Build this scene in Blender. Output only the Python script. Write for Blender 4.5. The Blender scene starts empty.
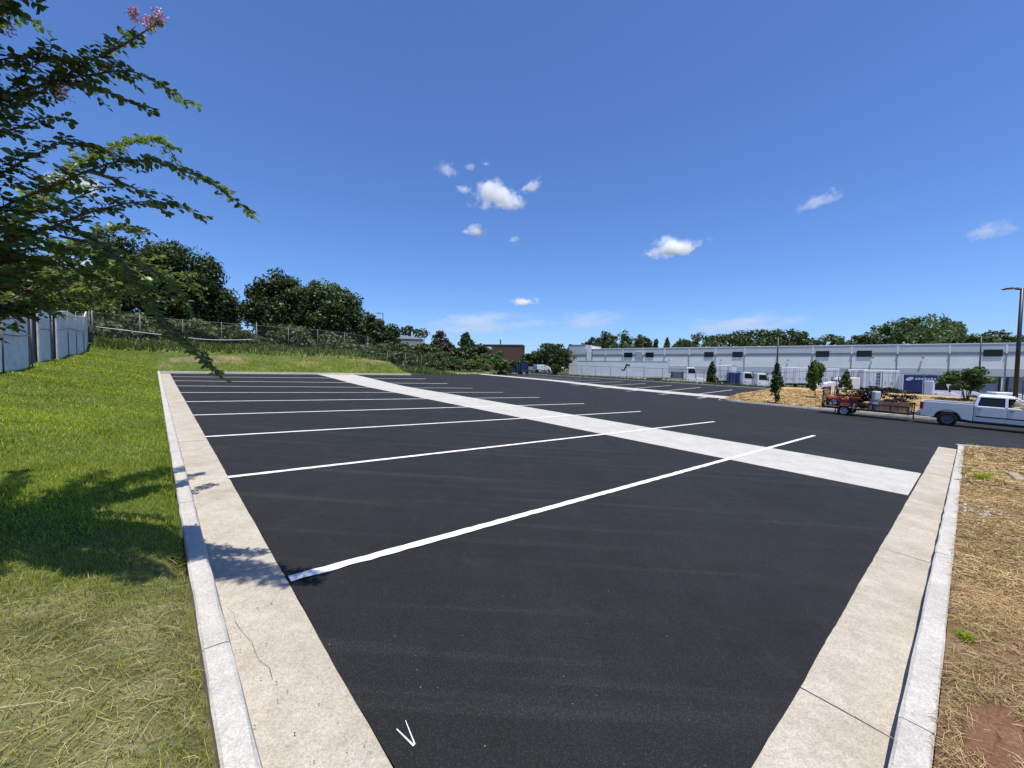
import bpy, math, random
import numpy as np
from mathutils import Vector, Matrix, Euler

rng = np.random.default_rng(11)
random.seed(11)
scene = bpy.context.scene
COL = scene.collection
R = math.radians

# ------------------------------------------------------------------ camera frame and lot axes
FPX = 405.0
PITCH = math.atan((384 - 367) / FPX)
ROLL = math.atan(0.012)
EYE = 2.0
_sp, _cp = math.sin(PITCH), math.cos(PITCH)
_R0, _U0, CF = Vector((1, 0, 0)), Vector((0, _sp, _cp)), Vector((0, _cp, -_sp))
CR = _R0 * math.cos(ROLL) + _U0 * math.sin(ROLL)
CU = _U0 * math.cos(ROLL) - _R0 * math.sin(ROLL)
ER = np.array([0.74916, 0.66162, -0.03187])      # lot axis p (along the stall lines)
EL = np.array([-0.66236, 0.74839, 0.03441])      # lot axis q (along the left kerb)


def at(u, v, Y):
    """World point at forward distance Y seen in direction (u, v)."""
    d = CF + CR * ((u - 512) / FPX) + CU * ((384 - v) / FPX)
    d = d * (Y / d.y)
    return Vector((d.x, d.y, d.z + EYE))


def sm(x, a, b):
    t = np.clip((np.asarray(x, float) - a) / (b - a), 0, 1)
    return t * t * (3 - 2 * t)


def plane(p, q):
    return p * ER[2] + q * EL[2]


def lift(p, q):
    return 0.40 * np.clip(p / 19, 0, 1) * sm(q, 25.5, 38) * (1 - 0.5 * sm(p, 19, 31))


def far_edge(p):
    """q of the lot's far end."""
    p = np.asarray(p, float)
    return np.where(p <= 19.3, 37.0, 44 + (np.clip(p, 19.3, 56) - 19.3) * 0.42)


def lotz(p, q):
    p = np.asarray(p, float); q = np.asarray(q, float)
    qc = np.clip(q, -60, 75); pc = np.clip(p, -30, 37)
    z1 = plane(pc, qc) + lift(pc, qc)
    zb = -0.26 + 0.0225 * (np.clip(q, -30, 75) - 16.5)
    zc = -0.85 + 0.03 * (np.clip(q, -45, 60) - 41)
    z = z1 + (zb - z1) * np.clip((p - 37) / 17, 0, 1)
    z = z + (zc - z) * sm(p, 55.5, 64)
    return z


def G(p, q):
    """Height of the soil / grass round the lot."""
    p = np.asarray(p, float); q = np.asarray(q, float)
    z = lotz(p, q)
    qe = far_edge(p)
    lawn = 0.13 + np.clip(-(p - 0.18) / 4.6, 0, 1.0) ** 0.8 * (0.55 + 0.65 * sm(q, 8, 42))
    lawn = lawn + 0.05 * np.sin(q * 0.9 + p) * np.clip(-(p + 0.3), 0, 1)
    berm = 0.13 + (1.45 * (1 - sm(p, 13, 27)) + 0.25) * sm(q - qe, 0.3, 6.0)
    wl = 1 - sm(p, -0.1, 0.2)
    wb = np.where(q > qe + 0.02, 1.0, 0.0) * np.where(p < 54, 1, 1 - sm(p, 54, 60))
    side = np.where(p < 0.18, lawn, 0.0)
    far = np.where(q > qe, berm, 0.0)
    add = np.where((p < 0.18) & (q > qe), np.maximum(side, far), side + far * wb)
    verge = np.where((q < 0.1) & (p > 0.18) & (p < 24), 0.13 + 0.06 * np.sin(p * 0.7) * np.clip(-q, 0, 1)
                     + 0.10 * sm(-q, 0, 3), 0)
    isl = np.where((q < 14.6) & (p > 36.9) & (p < 57), 0.13 + 0.22 * sm(p, 37, 41), 0)
    return z + add + verge + isl


def W(p, q, h=0.0):
    z = float(lotz(p, q)) + h
    return Vector((p * ER[0] + q * EL[0], p * ER[1] + q * EL[1], z))


def WG(p, q, h=0.0):
    return Vector((p * ER[0] + q * EL[0], p * ER[1] + q * EL[1], float(G(p, q)) + h))


_M = np.linalg.inv(np.array([[ER[0], EL[0]], [ER[1], EL[1]]]))


def PQ(x, y):
    r = _M @ np.array([x, y]); return float(r[0]), float(r[1])


def ground_at(x, y):
    p, q = PQ(x, y); return float(G(p, q))


def seat(u, Y, h=0.0):
    """Point on the ground at forward distance Y in image column u."""
    a = at(u, 370, Y)
    return Vector((a.x, a.y, ground_at(a.x, a.y) + h))


# ------------------------------------------------------------------ object helpers
def tag(o, label=None, cat=None, group=None, kind=None):
    if label: o['label'] = label
    if cat: o['category'] = cat
    if group: o['group'] = group
    if kind: o['kind'] = kind
    return o


def thing(name, label, cat, loc=(0, 0, 0), rz=0.0, group=None):
    o = bpy.data.objects.new(name, None)
    o.empty_display_size = 0.2
    COL.objects.link(o)
    o.location = loc; o.rotation_euler = (0, 0, rz)
    return tag(o, label, cat, group)


def orient(o, pos, xdir):
    x = Vector(xdir).normalized()
    y = Vector((0, 0, 1)).cross(x).normalized()
    z = x.cross(y)
    m = Matrix((x, y, z)).transposed().to_4x4(); m.translation = Vector(pos)
    o.matrix_world = m
    return o


def copy_tree(o, parent=None):
    c = o.copy(); COL.objects.link(c)
    if parent is not None: c.parent = parent
    for ch in list(o.children): copy_tree(ch, c)
    return c


class MB:
    def __init__(s):
        s.v, s.f, s.m = [], [], []

    def add(s, vs, fs, m=0):
        b = len(s.v)
        s.v += [tuple(x) for x in vs]
        s.f += [tuple(i + b for i in f) for f in fs]
        s.m += [m] * len(fs)

    def box(s, c, d, m=0, rot=None):
        hx, hy, hz = d[0] / 2, d[1] / 2, d[2] / 2
        P = [Vector((x, y, z)) for x in (-hx, hx) for y in (-hy, hy) for z in (-hz, hz)]
        if rot is not None: P = [rot @ p for p in P]
        c = Vector(c)
        s.add([p + c for p in P], [(0, 1, 3, 2), (4, 6, 7, 5), (0, 4, 5, 1), (2, 3, 7, 6), (0, 2, 6, 4), (1, 5, 7, 3)], m)

    def hexa(s, bot, top, m=0):
        """four bottom and four top corners, same winding (counter-clockwise from above)"""
        s.add(list(bot) + list(top), [(3, 2, 1, 0), (4, 5, 6, 7), (0, 1, 5, 4), (1, 2, 6, 5), (2, 3, 7, 6), (3, 0, 4, 7)], m)

    def tube(s, pts, rad, n=8, m=0):
        pts = [Vector(p) for p in pts]
        if not hasattr(rad, '__len__'): rad = [rad] * len(pts)
        vs, fs = [], []
        for i, p in enumerate(pts):
            d = (pts[min(i + 1, len(pts) - 1)] - pts[max(i - 1, 0)]).normalized()
            a = d.cross(Vector((0, 0, 1)) if abs(d.z) < 0.9 else Vector((1, 0, 0))).normalized()
            b = d.cross(a)
            for k in range(n):
                t = 2 * math.pi * k / n
                vs.append(p + (a * math.cos(t) + b * math.sin(t)) * rad[i])
        for i in range(len(pts) - 1):
            for k in range(n):
                fs.append((i * n + k, i * n + (k + 1) % n, (i + 1) * n + (k + 1) % n, (i + 1) * n + k))
        fs.append(tuple(range(n))[::-1]); fs.append(tuple(range((len(pts) - 1) * n, len(pts) * n)))
        s.add(vs, fs, m)

    def lathe_y(s, prof, c, n=24, m=0):
        """profile of (radius, y) turned round the y axis through c"""
        c = Vector(c); vs, fs = [], []
        for r, y in prof:
            for k in range(n):
                t = 2 * math.pi * k / n
                vs.append(c + Vector((r * math.cos(t), y, r * math.sin(t))))
        for i in range(len(prof) - 1):
            for k in range(n):
                fs.append((i * n + k, i * n + (k + 1) % n, (i + 1) * n + (k + 1) % n, (i + 1) * n + k))
        s.add(vs, fs, m)

    def prism_y(s, poly, y0, y1, m=0):
        """polygon of (x, z) extruded from y0 to y1"""
        n = len(poly)
        vs = [(x, y0, z) for x, z in poly] + [(x, y1, z) for x, z in poly]
        fs = [tuple(range(n)), tuple(range(2 * n - 1, n - 1, -1))]
        fs += [(i, i + n, (i + 1) % n + n, (i + 1) % n) for i in range(n)]
        s.add(vs, fs, m)

    def ball(s, c, r, n=10, m=0):
        c = Vector(c); r = r if hasattr(r, '__len__') else (r, r, r)
        vs, fs = [], []
        k = n // 2
        for i in range(k + 1):
            a = math.pi * i / k
            for j in range(n):
                b = 2 * math.pi * j / n
                vs.append(c + Vector((r[0] * math.sin(a) * math.cos(b), r[1] * math.sin(a) * math.sin(b), r[2] * math.cos(a))))
        for i in range(k):
            for j in range(n):
                fs.append((i * n + j, i * n + (j + 1) % n, (i + 1) * n + (j + 1) % n, (i + 1) * n + j))
        s.add(vs, fs, m)

    def build(s, name, mats, parent=None, smooth=False, bevel=0.0):
        me = bpy.data.meshes.new(name)
        me.from_pydata([tuple(x) for x in s.v], [], s.f)
        for mm in (mats if isinstance(mats, (list, tuple)) else [mats]): me.materials.append(mm)
        me.polygons.foreach_set('material_index', s.m)
        if smooth: me.polygons.foreach_set('use_smooth', [True] * len(s.f))
        me.validate(); me.update()
        import bmesh
        bm = bmesh.new(); bm.from_mesh(me)
        bmesh.ops.recalc_face_normals(bm, faces=bm.faces)
        bm.to_mesh(me); bm.free()
        o = bpy.data.objects.new(name, me); COL.objects.link(o)
        if parent is not None: o.parent = parent
        if bevel:
            b = o.modifiers.new('bevel', 'BEVEL'); b.width = bevel; b.segments = 2; b.limit_method = 'ANGLE'; b.angle_limit = R(35)
        return o


def np_mesh(name, V, F, mat, parent=None, smooth=False):
    V = np.asarray(V, np.float32); F = np.asarray(F, np.int32)
    k = F.shape[1]
    me = bpy.data.meshes.new(name)
    me.vertices.add(len(V)); me.vertices.foreach_set('co', V.ravel())
    me.loops.add(F.size); me.loops.foreach_set('vertex_index', F.ravel())
    me.polygons.add(len(F))
    me.polygons.foreach_set('loop_start', np.arange(0, F.size, k, dtype=np.int32))
    if smooth: me.polygons.foreach_set('use_smooth', np.ones(len(F), bool))
    me.materials.append(mat)
    me.update(calc_edges=True)
    o = bpy.data.objects.new(name, me); COL.objects.link(o)
    if parent is not None: o.parent = parent
    return o


# ------------------------------------------------------------------ materials
def nodes(name):
    m = bpy.data.materials.new(name); m.use_nodes = True
    nt = m.node_tree
    for n in list(nt.nodes): nt.nodes.remove(n)
    out = nt.nodes.new('ShaderNodeOutputMaterial')
    return m, nt, out


def N(nt, t, **kw):
    n = nt.nodes.new(t)
    for k, v in kw.items():
        if k in n.inputs.keys() if hasattr(n.inputs, 'keys') else False:
            n.inputs[k].default_value = v
        else:
            setattr(n, k, v)
    return n


def L(nt, a, b): nt.links.new(a, b)


def coords(nt, rotz=0.0, scale=(1, 1, 1)):
    tc = nt.nodes.new('ShaderNodeTexCoord'); mp = nt.nodes.new('ShaderNodeMapping')
    mp.inputs['Rotation'].default_value = (0, 0, rotz); mp.inputs['Scale'].default_value = scale
    L(nt, tc.outputs['Object'], mp.inputs['Vector'])
    return mp.outputs['Vector']


def noise(nt, vec, scale, detail=4, rough=0.55):
    n = nt.nodes.new('ShaderNodeTexNoise')
    n.inputs['Scale'].default_value = scale; n.inputs['Detail'].default_value = detail; n.inputs['Roughness'].default_value = rough
    L(nt, vec, n.inputs['Vector'])
    return n.outputs['Fac']


def ramp(nt, fac, stops):
    r = nt.nodes.new('ShaderNodeValToRGB')
    e = r.color_ramp.elements
    while len(e) < len(stops): e.new(0.5)
    for i, (p, c) in enumerate(stops):
        e[i].position = p
        e[i].color = (c, c, c, 1) if not hasattr(c, '__len__') else (*c, 1)
    L(nt, fac, r.inputs['Fac'])
    return r.outputs['Color']


def mixc(nt, fac, a, b, mode='MIX'):
    n = nt.nodes.new('ShaderNodeMix'); n.data_type = 'RGBA'; n.blend_type = mode
    for s, x in ((n.inputs['Factor'], fac), (n.inputs[6], a), (n.inputs[7], b)):
        if isinstance(x, (int, float)): s.default_value = x
        elif isinstance(x, tuple): s.default_value = (*x, 1)
        else: L(nt, x, s)
    return n.outputs[2]


def bsdf(nt, out, col, rough=0.6, metal=0.0, spec=0.5, bump=None, bstr=0.2, bdist=0.01):
    b = nt.nodes.new('ShaderNodeBsdfPrincipled')
    if isinstance(col, tuple): b.inputs['Base Color'].default_value = (*col, 1)
    else: L(nt, col, b.inputs['Base Color'])
    if isinstance(rough, (int, float)): b.inputs['Roughness'].default_value = rough
    else: L(nt, rough, b.inputs['Roughness'])
    b.inputs['Metallic'].default_value = metal
    b.inputs['Specular IOR Level'].default_value = spec
    if bump is not None:
        bn = nt.nodes.new('ShaderNodeBump'); bn.inputs['Strength'].default_value = bstr; bn.inputs['Distance'].default_value = bdist
        L(nt, bump, bn.inputs['Height']); L(nt, bn.outputs['Normal'], b.inputs['Normal'])
    L(nt, b.outputs[0], out.inputs['Surface'])
    return b


def simple(name, col, rough=0.5, metal=0.0, var=0.18, scale=4.0, spec=0.5, bump=0.0, bscale=60):
    m, nt, out = nodes(name)
    v = coords(nt)
    f = noise(nt, v, scale, 5)
    a = tuple(c * (1 - var) for c in col); b = tuple(min(1, c * (1 + var)) for c in col)
    c = ramp(nt, f, [(0.3, a), (0.7, b)])
    bsdf(nt, out, c, rough, metal, spec, noise(nt, v, bscale, 3) if bump else None, bump, 0.01)
    return m


def asphalt_mat(name, dark=0.006, light=0.026, base=1.0):
    m, nt, out = nodes(name)
    ang = -math.atan2(EL[0], EL[1])
    v = coords(nt); vs = coords(nt, -ang, (3.5, 0.10, 1)); vs2 = coords(nt, -ang, (0.12, 4.0, 1))
    fine = noise(nt, v, 210, 3, 0.7)
    agg = N(nt, 'ShaderNodeTexVoronoi'); agg.inputs['Scale'].default_value = 70; L(nt, v, agg.inputs['Vector'])
    c = ramp(nt, fine, [(0.32, (dark * base, dark * base * 1.03, dark * base)), (0.62, (light * base, light * base * 1.02, light * 0.985 * base))])
    agc = ramp(nt, agg.outputs['Distance'], [(0.0, 1.9), (0.25, 1.0), (0.5, 0.55)])
    c = mixc(nt, 1.0, c, agc, 'MULTIPLY')
    big = ramp(nt, noise(nt, v, 0.5, 5, 0.6), [(0.3, 0.8), (0.7, 1.2)])
    c = mixc(nt, 1.0, c, big, 'MULTIPLY')
    st = ramp(nt, noise(nt, vs, 1.0, 4, 0.6), [(0.35, 0.94), (0.7, 1.07)])
    c = mixc(nt, 1.0, c, st, 'MULTIPLY')
    st2 = ramp(nt, noise(nt, vs2, 0.8, 3, 0.6), [(0.3, 0.9), (0.56, 1.0), (0.68, 1.65)])
    c = mixc(nt, 1.0, c, st2, 'MULTIPLY')
    # dusty scuffs and pale grit
    sc = ramp(nt, noise(nt, v, 1.7, 8, 0.7), [(0.58, 0.0), (0.85, 0.14)])
    c = mixc(nt, sc, c, (0.13, 0.125, 0.115))
    gv = N(nt, 'ShaderNodeTexVoronoi'); gv.inputs['Scale'].default_value = 14; L(nt, v, gv.inputs['Vector'])
    grit = ramp(nt, gv.outputs['Distance'], [(0.045, 1.0), (0.075, 0.0)])
    pick = ramp(nt, noise(nt, v, 2.3, 2), [(0.5, 0.0), (0.6, 0.75)])
    gm = mixc(nt, 1.0, grit, pick, 'MULTIPLY')
    c = mixc(nt, gm, c, (0.24, 0.23, 0.2))
    rg = ramp(nt, noise(nt, v, 3, 3), [(0.3, 0.72), (0.7, 0.9)])
    h = mixc(nt, 0.5, fine, agg.outputs['Distance'])
    bsdf(nt, out, c, rg, 0, 0.30, h, 0.8, 0.008)
    return m


def concrete_mat(name, lo, hi, stain=(0.24, 0.20, 0.14), stain_amt=0.55, streak=True):
    m, nt, out = nodes(name)
    v = coords(nt)
    c = ramp(nt, noise(nt, v, 2.2, 8, 0.65), [(0.3, lo), (0.7, hi)])
    f2 = noise(nt, v, 75, 5, 0.8)
    c = mixc(nt, 1.0, c, ramp(nt, f2, [(0.32, 0.62), (0.66, 1.22)]), 'MULTIPLY')
    c = mixc(nt, 1.0, c, ramp(nt, noise(nt, v, 14, 6, 0.75), [(0.32, 0.86), (0.62, 1.06)]), 'MULTIPLY')
    s = ramp(nt, noise(nt, v, 0.9, 7, 0.7), [(0.52, 0.0), (0.75, stain_amt)])
    c = mixc(nt, s, c, stain)
    vo = N(nt, 'ShaderNodeTexVoronoi'); vo.inputs['Scale'].default_value = 26; L(nt, v, vo.inputs['Vector'])
    pit = ramp(nt, vo.outputs['Distance'], [(0.07, 1.0), (0.12, 0.0)])
    pk = ramp(nt, noise(nt, v, 3.1, 4), [(0.52, 0.0), (0.62, 0.7)])
    c = mixc(nt, mixc(nt, 1.0, pit, pk, 'MULTIPLY'), c, (0.07, 0.06, 0.05))
    f3 = noise(nt, v, 38, 5, 0.7)
    c = mixc(nt, ramp(nt, f3, [(0.62, 0.0), (0.78, 0.35)]), c, tuple(x * 0.62 for x in lo))
    bsdf(nt, out, c, 0.85, 0, 0.3, mixc(nt, 0.5, f2, f3), 0.35, 0.006)
    return m


def leaf_mat(name, cols, rough=0.5, trans=0.3, spec=0.35):
    m, nt, out = nodes(name)
    gi = nt.nodes.new('ShaderNodeNewGeometry')
    n = len(cols)
    c = ramp(nt, gi.outputs['Random Per Island'], [(i / (n - 1), col) for i, col in enumerate(cols)])
    v = coords(nt)
    big = ramp(nt, noise(nt, v, 0.45, 3), [(0.3, 0.72), (0.7, 1.3)])
    c = mixc(nt, 1.0, c, big, 'MULTIPLY')
    b = nt.nodes.new('ShaderNodeBsdfPrincipled')
    L(nt, c, b.inputs['Base Color']); b.inputs['Roughness'].default_value = rough; b.inputs['Specular IOR Level'].default_value = spec
    t = nt.nodes.new('ShaderNodeBsdfTranslucent')
    tc = mixc(nt, 1.0, c, (1.25, 1.45, 0.6), 'MULTIPLY'); L(nt, tc, t.inputs['Color'])
    mx = nt.nodes.new('ShaderNodeMixShader'); mx.inputs[0].default_value = trans
    L(nt, b.outputs[0], mx.inputs[1]); L(nt, t.outputs[0], mx.inputs[2]); L(nt, mx.outputs[0], out.inputs['Surface'])
    return m


def soil_mat(name, stops, scale=1.6, fine=45, stops2=None):
    m, nt, out = nodes(name)
    v = coords(nt)
    c = ramp(nt, noise(nt, v, scale, 7, 0.65), stops)
    f = noise(nt, v, fine, 5, 0.75)
    c = mixc(nt, 1.0, c, ramp(nt, f, [(0.3, 0.6), (0.7, 1.3)]), 'MULTIPLY')
    bsdf(nt, out, c, 0.95, 0, 0.15, f, 0.8, 0.02)
    return m


def lawn_mat(name):
    m, nt, out = nodes(name)
    v = coords(nt)
    dp = nt.nodes.new('ShaderNodeVectorMath'); dp.operation = 'DOT_PRODUCT'; dp.inputs[1].default_value = tuple(EL)
    L(nt, v, dp.inputs[0])
    ad = nt.nodes.new('ShaderNodeMath'); ad.operation = 'MULTIPLY_ADD'; ad.inputs[1].default_value = 2.2
    L(nt, noise(nt, v, 1.1, 5), ad.inputs[0]); L(nt, dp.outputs['Value'], ad.inputs[2])
    mr = nt.nodes.new('ShaderNodeMapRange'); mr.inputs[1].default_value = 4.6; mr.inputs[2].default_value = 6.9; L(nt, ad.outputs[0], mr.inputs[0])
    g = ramp(nt, noise(nt, v, 1.6, 6), [(0.3, (0.055, 0.085, 0.018)), (0.55, (0.085, 0.12, 0.024)), (0.8, (0.14, 0.13, 0.045))])
    d = ramp(nt, noise(nt, v, 2.4, 7, 0.7), [(0.32, (0.065, 0.07, 0.026)), (0.5, (0.16, 0.155, 0.065)), (0.72, (0.32, 0.28, 0.16))])
    c = mixc(nt, mr.outputs[0], d, g)
    f = noise(nt, v, 45, 5, 0.75)
    c = mixc(nt, 1.0, c, ramp(nt, f, [(0.3, 0.6), (0.7, 1.3)]), 'MULTIPLY')
    bsdf(nt, out, c, 0.95, 0, 0.15, f, 0.8, 0.02)
    return m


def mesh_mat(name, col, pitch, wire):
    """woven wire: diamonds of wire with open air between them"""
    m, nt, out = nodes(name)
    tc = nt.nodes.new('ShaderNodeTexCoord')
    sx = nt.nodes.new('ShaderNodeSeparateXYZ'); L(nt, tc.outputs['UV'], sx.inputs[0])

    def M(op, a, b=None):
        n = nt.nodes.new('ShaderNodeMath'); n.operation = op
        for i, x in enumerate((a, b)):
            if x is None: continue
            if isinstance(x, (int, float)): n.inputs[i].default_value = x
            else: L(nt, x, n.inputs[i])
        return n.outputs[0]
    w = []
    for op in ('ADD', 'SUBTRACT'):
        d = M(op, sx.outputs[0], sx.outputs[1])
        d = M('DIVIDE', d, pitch); d = M('FRACT', d); w.append(M('LESS_THAN', d, wire))
    al = M('MAXIMUM', w[0], w[1])
    b = nt.nodes.new('ShaderNodeBsdfPrincipled'); b.inputs['Base Color'].default_value = (*col, 1)
    b.inputs['Metallic'].default_value = 0.3; b.inputs['Roughness'].default_value = 0.5
    tr = nt.nodes.new('ShaderNodeBsdfTransparent')
    mx = nt.nodes.new('ShaderNodeMixShader'); L(nt, al, mx.inputs[0]); L(nt, tr.outputs[0], mx.inputs[1]); L(nt, b.outputs[0], mx.inputs[2])
    L(nt, mx.outputs[0], out.inputs['Surface'])
    return m


def glass_mat(name, col=(0.012, 0.016, 0.02)):
    m, nt, out = nodes(name)
    bsdf(nt, out, col, 0.12, 0, 0.25)
    return m


MT = dict(
    asphalt=asphalt_mat('asphalt'),
    asphalt_row=asphalt_mat('asphalt_row'),
    gutter=concrete_mat('gutter_concrete', (0.345, 0.305, 0.24), (0.47, 0.425, 0.35)),
    kerb=concrete_mat('kerb_concrete', (0.40, 0.38, 0.34), (0.51, 0.485, 0.435), stain=(0.29, 0.275, 0.245), stain_amt=0.5),
    pad=concrete_mat('pad_concrete', (0.40, 0.385, 0.345), (0.50, 0.48, 0.435), stain=(0.29, 0.275, 0.24), stain_amt=0.5),
    lawn=lawn_mat('lawn_soil'),
    straw=soil_mat('straw_soil', [(0.28, (0.10, 0.055, 0.03)), (0.5, (0.17, 0.105, 0.055)), (0.75, (0.25, 0.175, 0.095))], 2.2),
    island=soil_mat('island_straw', [(0.3, (0.30, 0.19, 0.085)), (0.55, (0.42, 0.29, 0.13)), (0.8, (0.50, 0.37, 0.18))], 1.2, 20),
    berm=soil_mat('berm_soil', [(0.3, (0.06, 0.09, 0.02)), (0.5, (0.09, 0.12, 0.03)), (0.72, (0.27, 0.20, 0.11))], 0.5, 20),
    banksoil=soil_mat('bank_soil', [(0.3, (0.10, 0.105, 0.035)), (0.5, (0.17, 0.14, 0.075)), (0.7, (0.27, 0.205, 0.125))], 1.3, 25),
    clay=soil_mat('red_clay', [(0.3, (0.15, 0.075, 0.042)), (0.7, (0.25, 0.135, 0.08))], 4, 50),
    ground=soil_mat('earth', [(0.3, (0.06, 0.075, 0.03)), (0.6, (0.11, 0.11, 0.05)), (0.8, (0.19, 0.15, 0.09))], 0.25, 6),
    court=simple('court_paving', (0.23, 0.22, 0.21), 0.9, 0, 0.2, 0.6, 0.2),
    wall_white=simple('wall_white', (0.88, 0.855, 0.81), 0.85, 0, 0.04, 0.6, 0.2),
    wall_grey=simple('wall_grey', (0.58, 0.58, 0.58), 0.85, 0, 0.05, 0.6, 0.2),
    wall_mid=simple('wall_mid_grey', (0.56, 0.565, 0.575), 0.85, 0, 0.05, 0.6, 0.2),
    wall_dark=simple('wall_dark_grey', (0.23, 0.25, 0.28), 0.8, 0, 0.08, 0.6, 0.2),
    trim=simple('white_trim', (0.80, 0.80, 0.80), 0.6, 0, 0.04, 2),
    glass=glass_mat('dark_glass'),
    dock=simple('dock_door', (0.33, 0.35, 0.38), 0.6, 0, 0.1, 1),
    black=simple('black_metal', (0.016, 0.016, 0.018), 0.45, 0, 0.2, 5),
    rubber=simple('rubber', (0.018, 0.018, 0.018), 0.85, 0, 0.2, 8, 0.2),
    steel=simple('steel', (0.42, 0.43, 0.44), 0.35, 0.8, 0.1, 5),
    galv=simple('galvanised', (0.36, 0.375, 0.38), 0.5, 0.5, 0.15, 6),
    whitepaint=simple('white_vehicle_paint', (0.78, 0.78, 0.78), 0.25, 0, 0.03, 2),
    silver=simple('silver_paint', (0.70, 0.71, 0.72), 0.32, 0.45, 0.03, 2),
    trailerwhite=simple('trailer_skin', (0.72, 0.72, 0.71), 0.5, 0, 0.07, 0.7),
    trailergrey=simple('trailer_grey', (0.58, 0.62, 0.625), 0.6, 0, 0.06, 0.7),
    blue=simple('blue_box_paint', (0.011, 0.020, 0.10), 0.4, 0, 0.1, 1),
    paleblue=simple('pale_lettering', (0.42, 0.52, 0.66), 0.5, 0, 0.1, 2),
    red=simple('red_paint', (0.27, 0.018, 0.016), 0.35, 0, 0.1, 5),
    orange=simple('orange_paint', (0.34, 0.075, 0.03), 0.5, 0, 0.15, 5),
    redlens=simple('red_lens', (0.30, 0.012, 0.012), 0.15, 0, 0.1, 5),
    lens=simple('clear_lens', (0.62, 0.62, 0.60), 0.1, 0, 0.05, 5),
    wood=simple('raw_wood', (0.34, 0.20, 0.115), 0.8, 0, 0.25, 9, 0.3),
    greywood=simple('weathered_wood', (0.30, 0.25, 0.19), 0.85, 0, 0.3, 9, 0.2),
    bark=simple('bark', (0.13, 0.095, 0.065), 0.9, 0, 0.35, 12, 0.2, 0.5, 30),
    palebark=simple('pale_bark', (0.27, 0.19, 0.13), 0.8, 0, 0.3, 10, 0.2),
    twig=simple('twig_bark', (0.075, 0.055, 0.035), 0.85, 0, 0.3, 14, 0.2),
    wallpanel=simple('panel_white', (0.62, 0.62, 0.60), 0.75, 0, 0.16, 3.0, 0.2),
    gap_sheet=simple('slate_sheet', (0.13, 0.15, 0.17), 0.8, 0, 0.2, 2, 0.2),
    brick=simple('brown_brick', (0.115, 0.07, 0.055), 0.9, 0, 0.2, 2, 0.2),
    greywall=simple('grey_block', (0.31, 0.31, 0.31), 0.9, 0, 0.12, 1, 0.2),
    stone=simple('pale_stone', (0.44, 0.43, 0.42), 0.9, 0, 0.2, 20, 0.2),
    hivis=simple('hivis_cloth', (0.60, 0.72, 0.05), 0.8, 0, 0.1, 8, 0.2),
    denim=simple('navy_cloth', (0.03, 0.045, 0.10), 0.9, 0, 0.1, 8, 0.2),
    skin=simple('skin', (0.36, 0.19, 0.12), 0.6, 0, 0.06, 8),
    hair=simple('dark_hair', (0.02, 0.014, 0.01), 0.7, 0, 0.2, 20),
    cable=simple('pale_cable', (0.55, 0.60, 0.58), 0.6, 0, 0.05, 5),
    pink=simple('pink_blossom', (0.66, 0.33, 0.42), 0.6, 0, 0.25, 20),
    link_grey=mesh_mat('chain_link_grey', (0.12, 0.125, 0.125), 0.075, 0.045),
    link_black=mesh_mat('chain_link_black', (0.02, 0.02, 0.02), 0.075, 0.03),
    lf_dark=leaf_mat('leaf_dark', [(0.020, 0.036, 0.010), (0.038, 0.060, 0.015), (0.068, 0.094, 0.024)], trans=0.22),
    lf_mid=leaf_mat('leaf_mid', [(0.032, 0.062, 0.018), (0.055, 0.095, 0.026), (0.085, 0.13, 0.036)], trans=0.25),
    lf_light=leaf_mat('leaf_light', [(0.07, 0.105, 0.025), (0.11, 0.155, 0.04), (0.16, 0.20, 0.05)], trans=0.3),
    lf_young=leaf_mat('leaf_young', [(0.055, 0.105, 0.022), (0.085, 0.145, 0.032), (0.13, 0.19, 0.045)], trans=0.3),
    lf_brown=leaf_mat('leaf_brown', [(0.05, 0.04, 0.03), (0.075, 0.06, 0.042), (0.06, 0.07, 0.03)], trans=0.15),
    lf_brush=leaf_mat('leaf_brush', [(0.018, 0.02, 0.012), (0.035, 0.04, 0.02), (0.07, 0.055, 0.035), (0.11, 0.09, 0.06)], trans=0.1),
    lf_myrtle=leaf_mat('leaf_myrtle', [(0.055, 0.09, 0.024), (0.09, 0.135, 0.036), (0.135, 0.18, 0.048), (0.19, 0.22, 0.06)], rough=0.38, trans=0.45, spec=0.5),
    lf_weed=leaf_mat('leaf_weed', [(0.06, 0.085, 0.03), (0.085, 0.11, 0.04), (0.13, 0.135, 0.06)], trans=0.25),
    fencegrey=simple('fence_grey', (0.13, 0.135, 0.135), 0.6, 0.3, 0.15, 6),
    grass=leaf_mat('grass_blade', [(0.165, 0.215, 0.016), (0.24, 0.305, 0.022), (0.31, 0.36, 0.032), (0.39, 0.38, 0.07)], rough=0.55, trans=0.35, spec=0.25),
    drygrass=leaf_mat('grass_dry', [(0.10, 0.15, 0.02), (0.20, 0.20, 0.06), (0.36, 0.29, 0.13), (0.52, 0.43, 0.23)], rough=0.7, trans=0.25, spec=0.2),
    strawbit=leaf_mat('straw_strand', [(0.15, 0.085, 0.035), (0.28, 0.175, 0.075), (0.42, 0.29, 0.14), (0.56, 0.43, 0.24)], rough=0.6, trans=0.15, spec=0.3),
)


def paint_mat():
    m, nt, out = nodes('line_paint')
    v = coords(nt)
    c = ramp(nt, noise(nt, v, 60, 4, 0.7), [(0.25, 0.42), (0.5, 0.70)])
    wr = ramp(nt, noise(nt, v, 7, 6, 0.7), [(0.58, 0.0), (0.78, 0.6)])
    c = mixc(nt, wr, c, (0.12, 0.12, 0.12))
    bsdf(nt, out, c, 0.7, 0, 0.3, noise(nt, v, 150, 2), 0.3, 0.004)
    return m


MT['paint'] = paint_mat()

# ------------------------------------------------------------------ ground, lot, kerbs


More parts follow.
